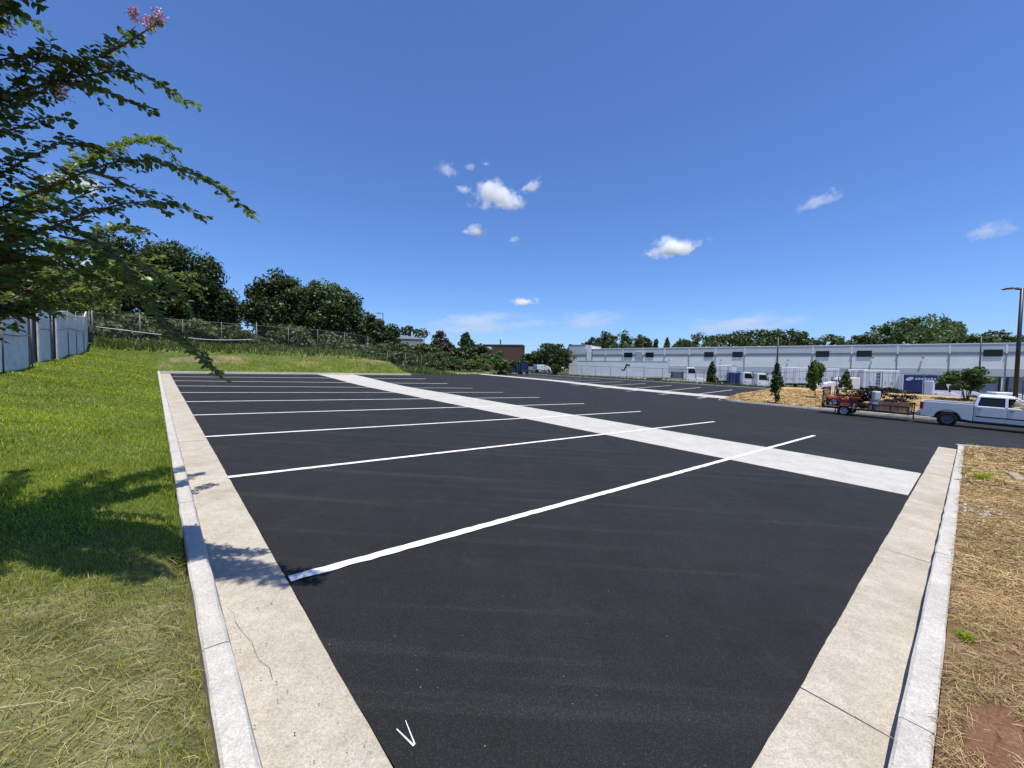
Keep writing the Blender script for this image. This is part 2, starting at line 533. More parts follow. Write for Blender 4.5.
def grid_mesh(name, ps, qs, fz, mat, mask=None):
    ps = np.asarray(ps, float); qs = np.asarray(qs, float)
    P, Q = np.meshgrid(ps, qs, indexing='ij')
    Z = fz(P, Q)
    V = np.stack([P * ER[0] + Q * EL[0], P * ER[1] + Q * EL[1], Z], -1).reshape(-1, 3)
    n, k = len(ps), len(qs)
    I, J = np.meshgrid(np.arange(n - 1), np.arange(k - 1), indexing='ij')
    a = (I * k + J).ravel()
    F = np.stack([a, a + k, a + k + 1, a + 1], -1)
    if mask is not None:
        pc = (ps[:-1] + ps[1:]) / 2; qc = (qs[:-1] + qs[1:]) / 2
        mk = mask(*np.meshgrid(pc, qc, indexing='ij')).ravel()
        F = F[mk]
    return np_mesh(name, V, F, mat, smooth=True)


def axis(*segs):
    out = []
    for a, b, n in segs: out += list(np.linspace(a, b, n, endpoint=False))
    return np.array(out + [segs[-1][1]])


gp = axis((-2500, -120, 8), (-120, -20, 12), (-20, 0.18, 24), (0.18, 37, 30), (37, 70, 40), (70, 140, 12), (140, 2500, 8))
gq = axis((-2500, -120, 8), (-120, -20, 10), (-20, 0.05, 14), (0.05, 37, 30), (37, 70, 40), (70, 140, 12), (140, 2500, 8))
tag(grid_mesh('ground', gp, gq, lambda p, q: G(p, q) - 0.24, MT['ground']), kind='structure')


def patch(name, mat, ps, q0, q1, nq, h, edge=0.0):
    """sheet between q0(p) and q1(p), laid h above the lot"""
    ps = np.asarray(ps, float); n = len(ps)
    T = np.linspace(0, 1, nq)
    a = np.array([q0(p) for p in ps]); b = np.array([q1(p) for p in ps])
    P = np.repeat(ps[:, None], nq, 1); Q = a[:, None] + (b - a)[:, None] * T[None]
    if edge:
        sn = lambda k: np.convolve(rng.normal(0, edge, k + 8), np.ones(9) / 4.0, 'valid')
        P[0, :] += sn(nq)
        Q[:, 0] += sn(n)
    V = np.stack([P * ER[0] + Q * EL[0], P * ER[1] + Q * EL[1], lotz(P, Q) + h], -1).reshape(-1, 3)
    I, J = np.meshgrid(np.arange(n - 1), np.arange(nq - 1), indexing='ij')
    k = (I * nq + J).ravel()
    return V, np.stack([k, k + nq, k + nq + 1, k + 1], -1)


def join_np(parts):
    VV, FF, b = [], [], 0
    for V, F in parts:
        VV.append(V); FF.append(F + b); b += len(V)
    return np.concatenate(VV), np.concatenate(FF)


fe = lambda p: float(far_edge(p))
lot_parts = [
    patch('', None, axis((0.845, 1.2, 4), (1.2, 19.3, 240)), lambda p: 0.665, lambda p: 37.0 - 0.0, 380, 0.004, 0.004),
    patch('', None, axis((19.3, 20.9, 16)), lambda p: 0.665, lambda p: 44 + (p - 19.3) * 0.42 + 0.0, 120, 0.004),
    patch('', None, axis((38.6, 41.3, 6)), lambda p: -75.0, lambda p: -1.0, 60, 0.004),
    patch('', None, axis((20.9, 38.6, 60)), lambda p: -75.0 + 0, lambda p: 44 + (p - 19.3) * 0.42, 140, 0.004),
]
V, F = join_np(lot_parts)
lot = tag(np_mesh('parking_lot', V, F, MT['asphalt'], smooth=True), kind='structure')
V, F = patch('', None, axis((41.0, 54.0, 20)), lambda p: 14.6, lambda p: 44 + (p - 19.3) * 0.42, 80, 0.004)
lot2 = tag(np_mesh('parking_lot', V, F, MT['asphalt_row'], smooth=True), kind='structure')
V, F = patch('', None, axis((59, 68, 10), (68, 98, 12)), lambda p: -60, lambda p: 62, 60, -0.10)
tag(np_mesh('truck_court', V, F, MT['court'], smooth=True), kind='structure')

# the concrete landing strips between the stalls
V, F = patch('', None, axis((10.5, 13.58, 6)), lambda p: 0.69, lambda p: 37.0, 300, 0.010)
tag(np_mesh('concrete_strip', V, F, MT['pad'], smooth=True), kind='structure')
V, F = patch('', None, axis((38.6, 41.0, 6)), lambda p: 13.3, lambda p: 44 + (p - 19.3) * 0.42, 160, 0.010)
tag(np_mesh('concrete_strip', V, F, MT['pad'], smooth=True), kind='structure')


def line(pa, pb, q, w, h, parent, qb=None, mat='paint'):
    qb = q if qb is None else qb
    n = max(6, int(abs(pb - pa) / 0.1))
    vs, fs = [], []
    for i in range(n + 1):
        p = pa + (pb - pa) * i / n; qq = q + (qb - q) * i / n
        j = rng.normal(0, 0.004, 2)
        vs.append(W(p, qq - w / 2 + j[0], h)); vs.append(W(p, qq + w / 2 + j[1], h))
    for i in range(n): fs.append((2 * i, 2 * i + 1, 2 * i + 3, 2 * i + 2))
    m = MB(); m.add(vs, fs)
    return m.build('parking_line', MT[mat], parent)


for k in range(9):
    q = 3.89 + 3.66 * k
    line(0.83 if k else 0.86, 18.72, q, 0.112, 0.0145, lot, qb=q - 0.05)
for k in range(2):
    line(14.2, 18.8, 37.4 + 3.66 * (k + 1), 0.12, 0.0145, lot) if False else None
for k in range(5):
    line(36.4, 38.55, 16.2 + 3.66 * k, 0.12, 0.0145, lot)
for k in range(9):
    line(41.05, 53.6 - 4, 18.0 + 3.66 * k, 0.12, 0.0145, lot2)
# chalk tick near the camera
ck = MB()
for (pa, qa, pb, qb, w) in ((0.944, 1.972, 0.970, 1.829, 0.010), (1.005, 1.99, 0.978, 1.832, 0.007)):
    d = Vector((pb - pa, qb - qa)); nn = Vector((-d.y, d.x)).normalized() * w / 2
    ck.add([W(pa + nn.x * .5, qa + nn.y * .5, .009), W(pa - nn.x * .5, qa - nn.y * .5, .009), W(pb - nn.x, pb * 0 + qb - nn.y, .009), W(pb + nn.x, qb + nn.y, .009)], [(0, 1, 2, 3)])
ck.build('chalk_mark', MT['paint'], lot)


def sweep(mb, pts, prof, seg=3.05, gap=0.010, step=0.25, wob=0.0022, m=0):
    """extrude a profile of (offset to the left, height) along a lot path, cut into slabs"""
    pts = [Vector(p) for p in pts]
    L_ = [0]
    for a, b in zip(pts, pts[1:]): L_.append(L_[-1] + (b - a).length)

    def pt(s):
        s = min(max(s, 0), L_[-1])
        for i in range(len(pts) - 1):
            if s <= L_[i + 1] + 1e-9:
                t = (s - L_[i]) / (L_[i + 1] - L_[i])
                return pts[i].lerp(pts[i + 1], t), (pts[i + 1] - pts[i]).normalized()
    s = 0.0
    while s < L_[-1] - 0.05:
        e = min(s + seg, L_[-1])
        n = max(2, int((e - s) / step)); k = len(prof)
        vs, fs = [], []
        ss = np.linspace(s + gap / 2, e - gap / 2, n + 1)
        for x in ss:
            a, _ = pt(x); t0 = pt(x - 0.4)[0]; t1 = pt(x + 0.4)[0]
            d = (t1 - t0).normalized(); nn = Vector((-d.y, d.x))
            for o, h in prof:
                j = rng.normal(0, wob, 2) if wob else (0, 0)
                c = a + nn * (o + j[0]); vs.append(W(c.x, c.y, h + j[1] * 0.6))
        for i in range(n):
            for j in range(k):
                fs.append((i * k + j, i * k + (j + 1) % k, (i + 1) * k + (j + 1) % k, (i + 1) * k + j))
        fs.append(tuple(range(k))); fs.append(tuple(range(n * k, (n + 1) * k)))
        mb.add(vs, fs, m)
        s = e


# profiles: offset measured to the left of the direction of travel
KERB = [(0.0, -0.25), (0.0, 0.135), (0.012, 0.148), (0.12, 0.150), (0.138, 0.138), (0.172, -0.018), (0.172, -0.25)]
GUT = [(0.165, -0.25), (0.165, -0.020), (0.40, -0.009), (0.655, -0.006), (0.655, -0.25)]
flip = lambda pr: [(-o, h) for o, h in pr]
k = MB(); sweep(k, [(0.19, 0.0), (0.19, 37.2)], flip(KERB)); tag(k.build('kerb', MT['kerb']), kind='structure')
k = MB(); sweep(k, [(0.19, 1.0), (0.19, 36.7)], flip(GUT), seg=3.3); tag(k.build('gutter', MT['gutter']), kind='structure')
KERBV = [(0.0, -0.25), (0.0, 0.118), (0.012, 0.130), (0.13, 0.130), (0.146, 0.122), (0.151, -0.018), (0.151, -0.25)]
k = MB(); sweep(k, [(-0.45, 0.05), (20.95, 0.05)], KERBV, seg=3.6); tag(k.build('kerb', MT['kerb']), kind='structure')
k = MB(); sweep(k, [(-0.45, 0.05), (20.9, 0.05)], [(0.14, -0.25), (0.14, -0.02)] + GUT[2:], seg=3.6); tag(k.build('gutter', MT['gutter']), kind='structure')
gl = [o for o in COL.objects if o.name.startswith('gutter')][0]
def crack(pts, w=0.004):
    m = MB(); w *= 0.6; c = [W(p + random.gauss(0, 0.004), q + random.gauss(0, 0.004), -0.012 + 0.020 * min(1, (p - 0.36) / 0.3)) for p, q in pts]
    for a, b in zip(c, c[1:]):
        d = (b - a).normalized(); s_ = Vector((-d.y, d.x, 0)) * w * random.uniform(0.3, 0.7)
        m.add([a - s_, a + s_, b + s_ * 0.8, b - s_ * 0.8], [(0, 1, 2, 3)])
    return m.build('crack', MT['rubber'], gl)
crack([(0.40 + 0.012 * i + 0.01 * math.sin(i * 1.7), 3.75 - 0.11 * i) for i in range(10)])
crack([(0.38 + 0.045 * i, 6.1 + 0.02 * math.sin(i * 2.0)) for i in range(11)], 0.003)
# verge kerb that turns along the road
k = MB(); sweep(k, [(20.96, 0.21), (21.3, -0.3), (22.8, -2.0), (23.8, -4.0), (24.2, -8), (24.2, -40)], flip([(o, h) for o, h in KERB]) if False else KERB)
tag(k.build('kerb', MT['kerb']), kind='structure')
# far end kerbs
k = MB(); sweep(k, [(0.35, 37.0), (10, 37.0), (19.3, 37.0)], [(o, h * 1.0) for o, h in flip(KERB)] if False else [(0.17 - o, h) for o, h in KERB], seg=3.6)
sweep(k, [(19.3, 37.0), (19.3, 44.1)], [(0.17 - o, h) for o, h in KERB], seg=3.6)
sweep(k, [(19.3, 44.2), (38.6, 44.2 + 19.3 * 0.42), (54, 44.2 + 34.7 * 0.42)], [(0.17 - o, h) for o, h in KERB], seg=3.6)
tag(k.build('kerb', MT['kerb']), kind='structure')
# kerb behind the second row
k = MB(); sweep(k, [(54.0, 14.6), (54.0, 58.6)], flip(KERB), seg=3.6)
tag(k.build('kerb', MT['kerb']), kind='structure')
# island kerb: along the road, round the nose, and back along the second row
isl = [(41.0, -60), (41.0, -14), (40.2, -7), (38.7, -1.5), (37.7, 4), (37.0, 9), (36.7, 12.2)]
for a in np.linspace(180, 90, 8): isl.append((38.2 + 1.5 * math.cos(R(a)), 12.9 + 1.5 * math.sin(R(a))))
isl += [(46, 14.4), (54.2, 14.4)]
k = MB(); sweep(k, isl, [(-o, h) for o, h in [(0.17 - o, h) for o, h in KERB]], seg=3.0)
sweep(k, isl, [(o, h) for o, h in [(0.0, -0.25), (0.0, -0.016), (0.45, 0.008), (0.45, -0.25)]], seg=3.0)
tag(k.build('kerb', MT['kerb']), kind='structure')

# soil sheets that carry the grass and straw
tag(grid_mesh('lawn', axis((-7, 0.196, 44)), axis((-3, 12, 60), (12, 46, 90)), lambda p, q: G(p, q), MT['lawn']), kind='structure')
tag(grid_mesh('verge', axis((0.34, 20.9, 120)), axis((-14, 0.046, 90)), lambda p, q: G(p, q) + 0.0, MT['straw']), kind='structure')
tag(grid_mesh('verge', axis((20.9, 24.15, 30)), axis((-40, 0.04, 120)), lambda p, q: G(p, q) + 0.0, MT['straw'],
              lambda p, q: p < np.interp(q, [-40, -8, -4, -2, -0.3, 0.1], [24.15, 24.15, 23.75, 22.75, 21.25, 20.95])), kind='structure')


def isl_front(q):
    return np.interp(q, [-60, -14, -7, -1.5, 4, 9, 12.2, 13.2, 14.0, 14.4], [41, 41, 40.2, 38.7, 37.7, 37.0, 36.75, 36.85, 37.2, 38.2])


def island_sheet():
    qs = axis((-60, -8, 30), (-8, 14.36, 60)); T = np.linspace(0, 1, 40)
    P, Q = [], []
    for q in qs:
        f = float(isl_front(q)) + 0.17
        P.append(f + (58.5 - f) * T); Q.append(np.full(40, q))
    P, Q = np.array(P), np.array(Q)
    Z = lotz(P, Q) + 0.14 + 0.22 * sm(P, 37, 41) + 0.03 * np.sin(P * 1.3) * np.cos(Q * 1.1)
    V = np.stack([P * ER[0] + Q * EL[0], P * ER[1] + Q * EL[1], Z], -1).reshape(-1, 3)
    n = len(qs); I, J = np.meshgrid(np.arange(n - 1), np.arange(39), indexing='ij'); a = (I * 40 + J).ravel()
    return np_mesh('island', V, np.stack([a, a + 40, a + 41, a + 1], -1), MT['island'], smooth=True)


tag(island_sheet(), kind='structure')
tag(grid_mesh('berm', axis((0.17, 19.3, 60)), axis((37.15, 47, 50)), lambda p, q: G(p, q), MT['berm']), kind='structure')
tag(grid_mesh('berm', axis((19.5, 56, 60)), axis((44, 72, 70)), lambda p, q: G(p, q) - 0.02, MT['berm'], lambda p, q: q > far_edge(p) + 0.15), kind='structure')
tag(grid_mesh('strip_verge', axis((54.15, 60, 14)), axis((14.5, 62, 60)), lambda p, q: lotz(p, q) + 0.12, MT['berm']), kind='structure')


CLAY = (3.35, -0.17)
# ------------------------------------------------------------------ grass and straw
def to_world(P, Q, Z):
    return np.stack([P * ER[0] + Q * EL[0], P * ER[1] + Q * EL[1], Z], -1)


def blades(base, hgt, wid, lean, seg2=True):
    n = len(base)
    a = rng.uniform(0, 2 * np.pi, n)
    d = np.stack([np.cos(a), np.sin(a), np.zeros(n)], -1)
    b = rng.uniform(0, 2 * np.pi, n)
    l = np.stack([np.cos(b), np.sin(b), np.zeros(n)], -1) * (lean * hgt)[:, None]
    up = np.array([0, 0, 1.0])[None] * hgt[:, None]
    v0 = base - d * wid[:, None] / 2; v1 = base + d * wid[:, None] / 2
    m = base + up * 0.55 + l * 0.35
    v2 = m + d * wid[:, None] * 0.35; v3 = m - d * wid[:, None] * 0.35
    t = base + up * 0.95 + l
    V = np.stack([v0, v1, v2, v3, t, t + d * 0.0005], 1).reshape(-1, 3)
    i = np.arange(n) * 6
    F = np.concatenate([np.stack([i, i + 1, i + 2, i + 3], -1), np.stack([i + 3, i + 2, i + 5, i + 4], -1)])
    return V, F


def strands(base, length, wid, tilt):
    n = len(base)
    a = rng.uniform(0, 2 * np.pi, n)
    d = np.stack([np.cos(a), np.sin(a), np.sin(tilt)], -1) * (length / 2)[:, None]
    s = np.stack([-np.sin(a), np.cos(a), rng.normal(0, 0.5, n)], -1) * (wid / 2)[:, None]
    bow = np.stack([rng.normal(0, 0.12, n), rng.normal(0, 0.12, n), np.abs(rng.normal(0, 0.08, n))], -1) * length[:, None]
    V = np.stack([base - d - s, base - d + s, base + bow + s, base + bow - s, base + d + s, base + d - s], 1).reshape(-1, 3)
    i = np.arange(n) * 6
    F = np.concatenate([np.stack([i, i + 1, i + 2, i + 3], -1), np.stack([i + 3, i + 2, i + 4, i + 5], -1)])
    return V, F


def patchnoise(P, Q, s, seed=0.0):
    return (np.sin(P * 1.7 * s + seed) * np.cos(Q * 1.3 * s + 1.3 + seed) + np.sin(P * 3.9 * s + Q * 2.7 * s + seed * 2) * 0.6
            + np.sin(P * 7.1 * s - Q * 6.3 * s + 0.5) * 0.35) / 1.95


def lush(P, Q):
    """how green the lawn is: full a few metres out, straw-covered close by"""
    return np.clip(sm(Q, 3.3, 5.6) * 0.97 + 0.05 * patchnoise(P, Q, 1.0) + 0.85 * np.clip(patchnoise(P, Q, 1.6, 2.0) + 0.2, 0, 1) * (1 - sm(Q, 3.5, 5.5)), 0.0, 1.0)


# near lawn
parts_g, parts_d, parts_s = [], [], []
for q0, q1, dens, h, w in ((1.0, 5.2, 5200, 0.045, 0.0042), (5.2, 8.5, 3000, 0.055, 0.006), (8.5, 14, 1300, 0.06, 0.010), (14, 24, 520, 0.065, 0.017), (24, 42, 210, 0.075, 0.03)):
    p0 = {1.0: -3.4, 5.2: -5.2, 8.5: -6.4}.get(q0, -6.4)
    n = int((q1 - q0) * (0.16 - p0) * dens)
    P = rng.uniform(p0, 0.20 if q0 < 6 else 0.17, n); Q = rng.uniform(q0, q1, n)
    P = np.where(P > 0.17, 0.16 - rng.random(n) * 0.05, P)
    l = lush(P, Q); keep = rng.random(n) < (0.42 + 0.58 * l)
    P, Q, l = P[keep], Q[keep], l[keep]
    dry = rng.random(len(P)) > (0.48 + 0.50 * l)
    hh = h * rng.uniform(0.5, 1.5, len(P)) * (0.75 + 0.4 * np.clip(patchnoise(P, Q, 1.5), -0.6, 1)); ww = w * rng.uniform(0.7, 1.4, len(P))
    B = to_world(P, Q, G(P, Q) - 0.004)
    for mk, lst in ((~dry, parts_g), (dry, parts_d)):
        lst.append(blades(B[mk], hh[mk], ww[mk], rng.uniform(0.2, 1.0, mk.sum())))
V, F = join_np(parts_g); tag(np_mesh('lawn_grass', V, F, MT['grass']), 'short bright green grass covering the sloping lawn beside the kerb', 'grass', kind='stuff')
# straw over the near lawn
n = 30000
P = rng.uniform(-3.4, 0.15, n); Q = rng.uniform(1.0, 6.5, n)
keep = rng.random(n) < (1 - 0.97 * lush(P, Q)) * (1 - 0.8 * sm(Q, 4.5, 6.3)); P, Q = P[keep], Q[keep]
B = to_world(P, Q, G(P, Q) + rng.uniform(0.002, 0.028, len(P)))
parts_d.append(strands(B, rng.uniform(0.03, 0.15, len(P)) * rng.uniform(0.6, 1.2, len(P)), rng.uniform(0.0011, 0.0026, len(P)), rng.normal(0, 0.10, len(P))))
V, F = join_np(parts_d); tag(np_mesh('dry_grass', V, F, MT['drygrass']), 'dry straw and sparse grass on the near end of the lawn', 'dry grass', kind='stuff')
# right verge: straw with sparse green
parts = []
for q0, q1, p0, p1, dens, ln, w in ((-2.2, 0.02, 1.6, 6.0, 4200, 0.12, 0.0024), (-3.4, 0.02, 6.0, 12, 1900, 0.16, 0.005), (-6, 0.02, 12, 20.8, 520, 0.26, 0.014)):
    n = int((q1 - q0) * (p1 - p0) * dens)
    P = rng.uniform(p0, p1, n); Q = rng.uniform(q0, q1, n)
    keep = rng.random(n) < 0.25 + 0.75 * sm(patchnoise(P, Q, 0.9, 1.0), -0.6, 0.2) ; keep &= (((P - CLAY[0]) / 0.48) ** 2 + ((Q - CLAY[1]) / 0.15) ** 2 > 0.4 + 0.6 * rng.random(n)) | (rng.random(n) < 0.25); P, Q = P[keep], Q[keep]
    B = to_world(P, Q, G(P, Q) + rng.uniform(0.001, 0.028, len(P)))
    parts.append(strands(B, ln * rng.uniform(0.4, 1.5, len(P)), w * rng.uniform(0.6, 1.3, len(P)), rng.normal(0, 0.10, len(P))))
V, F = join_np(parts); tag(np_mesh('straw_mulch', V, F, MT['strawbit']), 'golden straw mulch scattered over the right verge', 'straw', kind='stuff')
parts = []
n = 26000
P = rng.uniform(1.8, 22, n); Q = -rng.uniform(0.0, 1.0, n) ** 1.3 * 5
keep = (patchnoise(P, Q, 1.3, 4.0) > 0.0) & (rng.random(n) < np.clip(6.0 / P, 0, 1)); P, Q = P[keep], Q[keep]
B = to_world(P, Q, G(P, Q) - 0.003)
parts.append(blades(B, rng.uniform(0.03, 0.09, len(P)), 0.0045 * np.clip(P / 4, 1, 4), rng.uniform(0.2, 0.9, len(P))))
V, F = join_np(parts); tag(np_mesh('sparse_grass', V, F, MT['grass']), 'sparse new grass sprouting through straw on the right verge', 'grass', kind='stuff')
# island straw relief and berm grass
n = 9000
Q = rng.uniform(-12, 14.2, n); P = isl_front(Q) + 0.3 + rng.random(n) ** 1.4 * 14
B = to_world(P, Q, lotz(P, Q) + 0.14 + 0.22 * sm(P, 37, 41) + rng.uniform(0.0, 0.06, n))
V, F = strands(B, rng.uniform(0.25, 0.7, n), rng.uniform(0.02, 0.05, n), rng.normal(0, 0.15, n))
tag(np_mesh('straw_mulch', V, F, MT['strawbit']), 'golden pine straw mulch covering the kerbed island beside the road', 'straw', kind='stuff')
n = 34000
P = rng.uniform(-3.5, 30, n); Q = far_edge(np.maximum(P, 0.2)) + 0.25 + rng.random(n) * 5.2
cr = patchnoise(P, Q, 0.35, 3.0) + 0.9 * np.sin(P * 0.9) * 0.3
bare = ((Q - far_edge(np.maximum(P, 0.2))) > 3.4 + cr) | ((P < 7.5) & (cr + 0.3 * (P < 4) > -0.1))
keep = ~bare | (rng.random(n) < 0.30); P, Q = P[keep], Q[keep]
B = to_world(P, Q, G(P, Q) - 0.005)
V, F = blades(B, rng.uniform(0.05, 0.14, len(P)), rng.uniform(0.03, 0.06, len(P)), rng.uniform(0.3, 0.9, len(P)))
tag(np_mesh('berm_grass', V, F, MT['grass']), 'green grass on the low bank past the far end of the lot', 'grass', kind='stuff')
# tall weeds behind and under the far fence
n = 15000
P = rng.uniform(-3.3, 30, n); Q = 42.0 + np.clip(P - 16, 0, 99) * 0.30 + rng.random(n) ** 0.9 * 8 - 0.9
B = to_world(P, Q, G(P, Q) - 0.02)
V, F = blades(B, rng.uniform(0.3, 1.2, n) * (0.55 + 0.45 * np.clip(patchnoise(P, Q, 0.5), -0.8, 1)), rng.uniform(0.05, 0.13, n), rng.uniform(0.2, 0.7, n))
tag(np_mesh('tall_weeds', V, F, MT['lf_light']), 'tall pale weeds growing along the chain-link fence', 'weeds', kind='stuff')
n = 5000
P = rng.uniform(54.4, 57, n); Q = rng.uniform(14.5, 58, n)
B = to_world(P, Q, lotz(P, Q) + 0.1)
V, F = blades(B, rng.uniform(0.1, 0.45, n), rng.uniform(0.06, 0.12, n), rng.uniform(0.2, 0.8, n))
tag(np_mesh('verge_weeds', V, F, MT['lf_weed']), 'low weeds along the kerb in front of the parked trucks', 'weeds', kind='stuff')
# fallen leaves and grit on the left gutter
n = 170
P = np.where(rng.random(n) < 0.7, rng.uniform(0.36, 0.83, n), rng.uniform(0.85, 3.0, n)); Q = 1.5 + rng.random(n) * 6.0
B = to_world(P, Q, lotz(P, Q) + 0.006)
V, F = strands(B, rng.uniform(0.003, 0.014, n), rng.uniform(0.003, 0.008, n), rng.normal(0, 0.1, n))
tag(np_mesh('leaf_litter', V, F, MT['lf_brown']), 'crumbs of dry leaf lying on the left gutter', 'leaf litter', kind='stuff')
# red clay patch and pale stones on the verge
def blob_sheet(name, c, rp, rq, h, mat, label, cat, qmax=0.02):
    vs, fs = [], []
    n, k = 28, 7
    for i in range(k + 1):
        for j in range(n):
            a = 2 * math.pi * j / n; r = i / k * (1 + 0.22 * math.sin(3 * a + c[0]) + 0.12 * math.sin(7 * a))
            p, q = c[0] + rp * r * math.cos(a), min(c[1] + rq * r * math.sin(a), qmax)
            vs.append(WG(p, q, 0.012 + h * (1 - (i / k) ** 2) + random.gauss(0, 0.004) - (0.03 if i == k else 0)))
    for i in range(k):
        for j in range(n): fs.append((i * n + j, i * n + (j + 1) % n, (i + 1) * n + (j + 1) % n, (i + 1) * n + j))
    m = MB(); m.add(vs, fs)
    return tag(m.build(name, MT[mat], None, True), label, cat, kind='stuff')


blob_sheet('clay_patch', (CLAY[0], CLAY[1]), 0.48, 0.13, 0.02, 'clay', 'bare red clay soil showing beside the near right kerb', 'clay')
blob_sheet('clay_patch', (2.15, -0.60), 0.5, 0.35, 0.03, 'clay', 'bare red clay soil at the verge corner by the camera', 'clay')

blob_sheet('bare_soil', (3.4, 40.1), 2.6, 0.7, 0.02, 'banksoil', 'bare brown soil on the bank behind the corner of the lot', 'soil', 99)
blob_sheet('bare_soil', (16.5, 41.5), 6.5, 0.5, 0.03, 'banksoil', 'strip of bare tan soil along the crest of the bank', 'soil', 99)


def stones(name, c, n, sp, label):
    m = MB()
    for i in range(n):
        p, q = c[0] + random.gauss(0, sp), min(c[1] + random.gauss(0, sp * 0.5), -0.02)
        r = random.uniform(0.012, 0.035)
        m.ball(WG(p, q, r * 0.5), (r, r * random.uniform(0.7, 1.2), r * 0.6), 6)
    return tag(m.build(name, MT['stone']), label, 'stones', kind='stuff')


stones('stone_chips', (9.6, -0.20), 60, 0.30, 'pale grey stone chips heaped beside the right kerb')
stones('stone_chips', (9.2, -1.2), 45, 0.35, 'pale stone chips scattered in the straw away from the kerb')
stones('stone_chips', (18.6, -0.5), 50, 0.6, 'pale stone chips in the straw near the verge corner')
m = MB(); m.hexa([(-.3, -.09, 0), (.3, -.11, 0), (.28, .1, 0), (-.32, .08, 0)], [(-.27, -.07, .09), (.26, -.09, .12), (.25, .08, .11), (-.28, .07, .08)])
o = m.build('concrete_chunk', MT['greywood'], None, False, 0.02); o.location = WG(14.4, -0.75, -0.01); o.rotation_euler = (0, 0, 0.9)
tag(o, 'brown broken slab lying in the straw near the weed tuft', 'rubble')


def weed(c, n, h, label):
    P = np.full(n, c[0]) + rng.normal(0, 0.3 * h, n); Q = np.minimum(np.full(n, c[1]) + rng.normal(0, 0.22 * h, n), 0.0)
    V, F = blades(to_world(P, Q, G(P, Q)), rng.uniform(0.4, 1, n) * h, np.full(n, 0.013), rng.uniform(0.4, 1.3, n))
    return tag(np_mesh('weed_tuft', V, F, MT['grass']), label, 'weed', 'weeds beside the right kerb')


weed((13.2, -0.25), 260, 0.22, 'large green weed tuft beside the far part of the right kerb')
weed((4.55, -0.05), 60, 0.09, 'small green weed hanging over the near right kerb')


# ------------------------------------------------------------------ trees
def leaf_cloud(C, size, nrm=None, jitter=0.9, aspect=0.6):
    """one diamond-shaped leaf clump per centre"""
    n = len(C)
    nn = rng.normal(0, 1, (n, 3)) * jitter
    if nrm is not None: nn = nn + nrm
    nn[:, 2] += 0.35
    nn /= np.linalg.norm(nn, axis=1)[:, None] + 1e-9
    r = rng.normal(0, 1, (n, 3)); a = np.cross(nn, r); a /= np.linalg.norm(a, axis=1)[:, None] + 1e-9
    b = np.cross(nn, a)
    s = size[:, None]
    V = np.stack([C - a * s / 2, C + b * s * aspect / 2 + a * s * 0.05 + nn * s * 0.08, C + a * s / 2, C - b * s * aspect / 2 + a * s * 0.05 + nn * s * 0.08], 1).reshape(-1, 3)
    i = np.arange(n) * 4
    return V, np.stack([i, i + 1, i + 2, i + 3], -1)


def crown_points(h, w, n, nclump, base=0.18, shape='round', d=None):
    """leaf clump centres grouped into uneven boughs; crown from base*h to h"""
    d = d or w
    zc = h * (1 + base) / 2; rz = h * (1 - base) / 2
    cs = []
    lobes = rng.normal(0, 1, (9, 3)); lobes /= np.linalg.norm(lobes, axis=1)[:, None]
    lamp = rng.uniform(-0.28, 0.30, 9)
    while len(cs) < nclump:
        u = rng.normal(0, 1, 3); u /= np.linalg.norm(u)
        k = 0.96 + float((lamp * np.clip(lobes @ u, 0, 1) ** 2).sum())
        r = rng.random() ** 0.28 * k
        p = u * r
        if shape == 'cone':
            t = (p[2] + 1) / 2; p[0] *= 1.25 * (1.02 - np.clip(t, 0, 1)); p[1] *= 1.25 * (1.02 - np.clip(t, 0, 1))
        elif shape == 'flat' and p[2] < -0.3: p[2] *= 0.6
        cs.append(p * np.array([w / 2, d / 2, rz]) + np.array([0, 0, zc]))
    cs = np.array(cs)
    rad = np.array([w, d, h * 0.8]) * 0.085 * rng.uniform(0.6, 1.4, (nclump, 1))
    idx = rng.integers(0, nclump, n)
    u = rng.normal(0, 1, (n, 3)); u /= np.linalg.norm(u, axis=1)[:, None]
    rr = rng.random((n, 1)) ** 0.45
    off = u * rr * rad[idx] * 1.7
    off[:, 2] *= 0.75
    P = cs[idx] + off
    P[:, 2] = np.maximum(P[:, 2], base * h * 0.5)
    P[:, 2] *= h / np.quantile(P[:, 2], 0.997)
    return P, u, cs


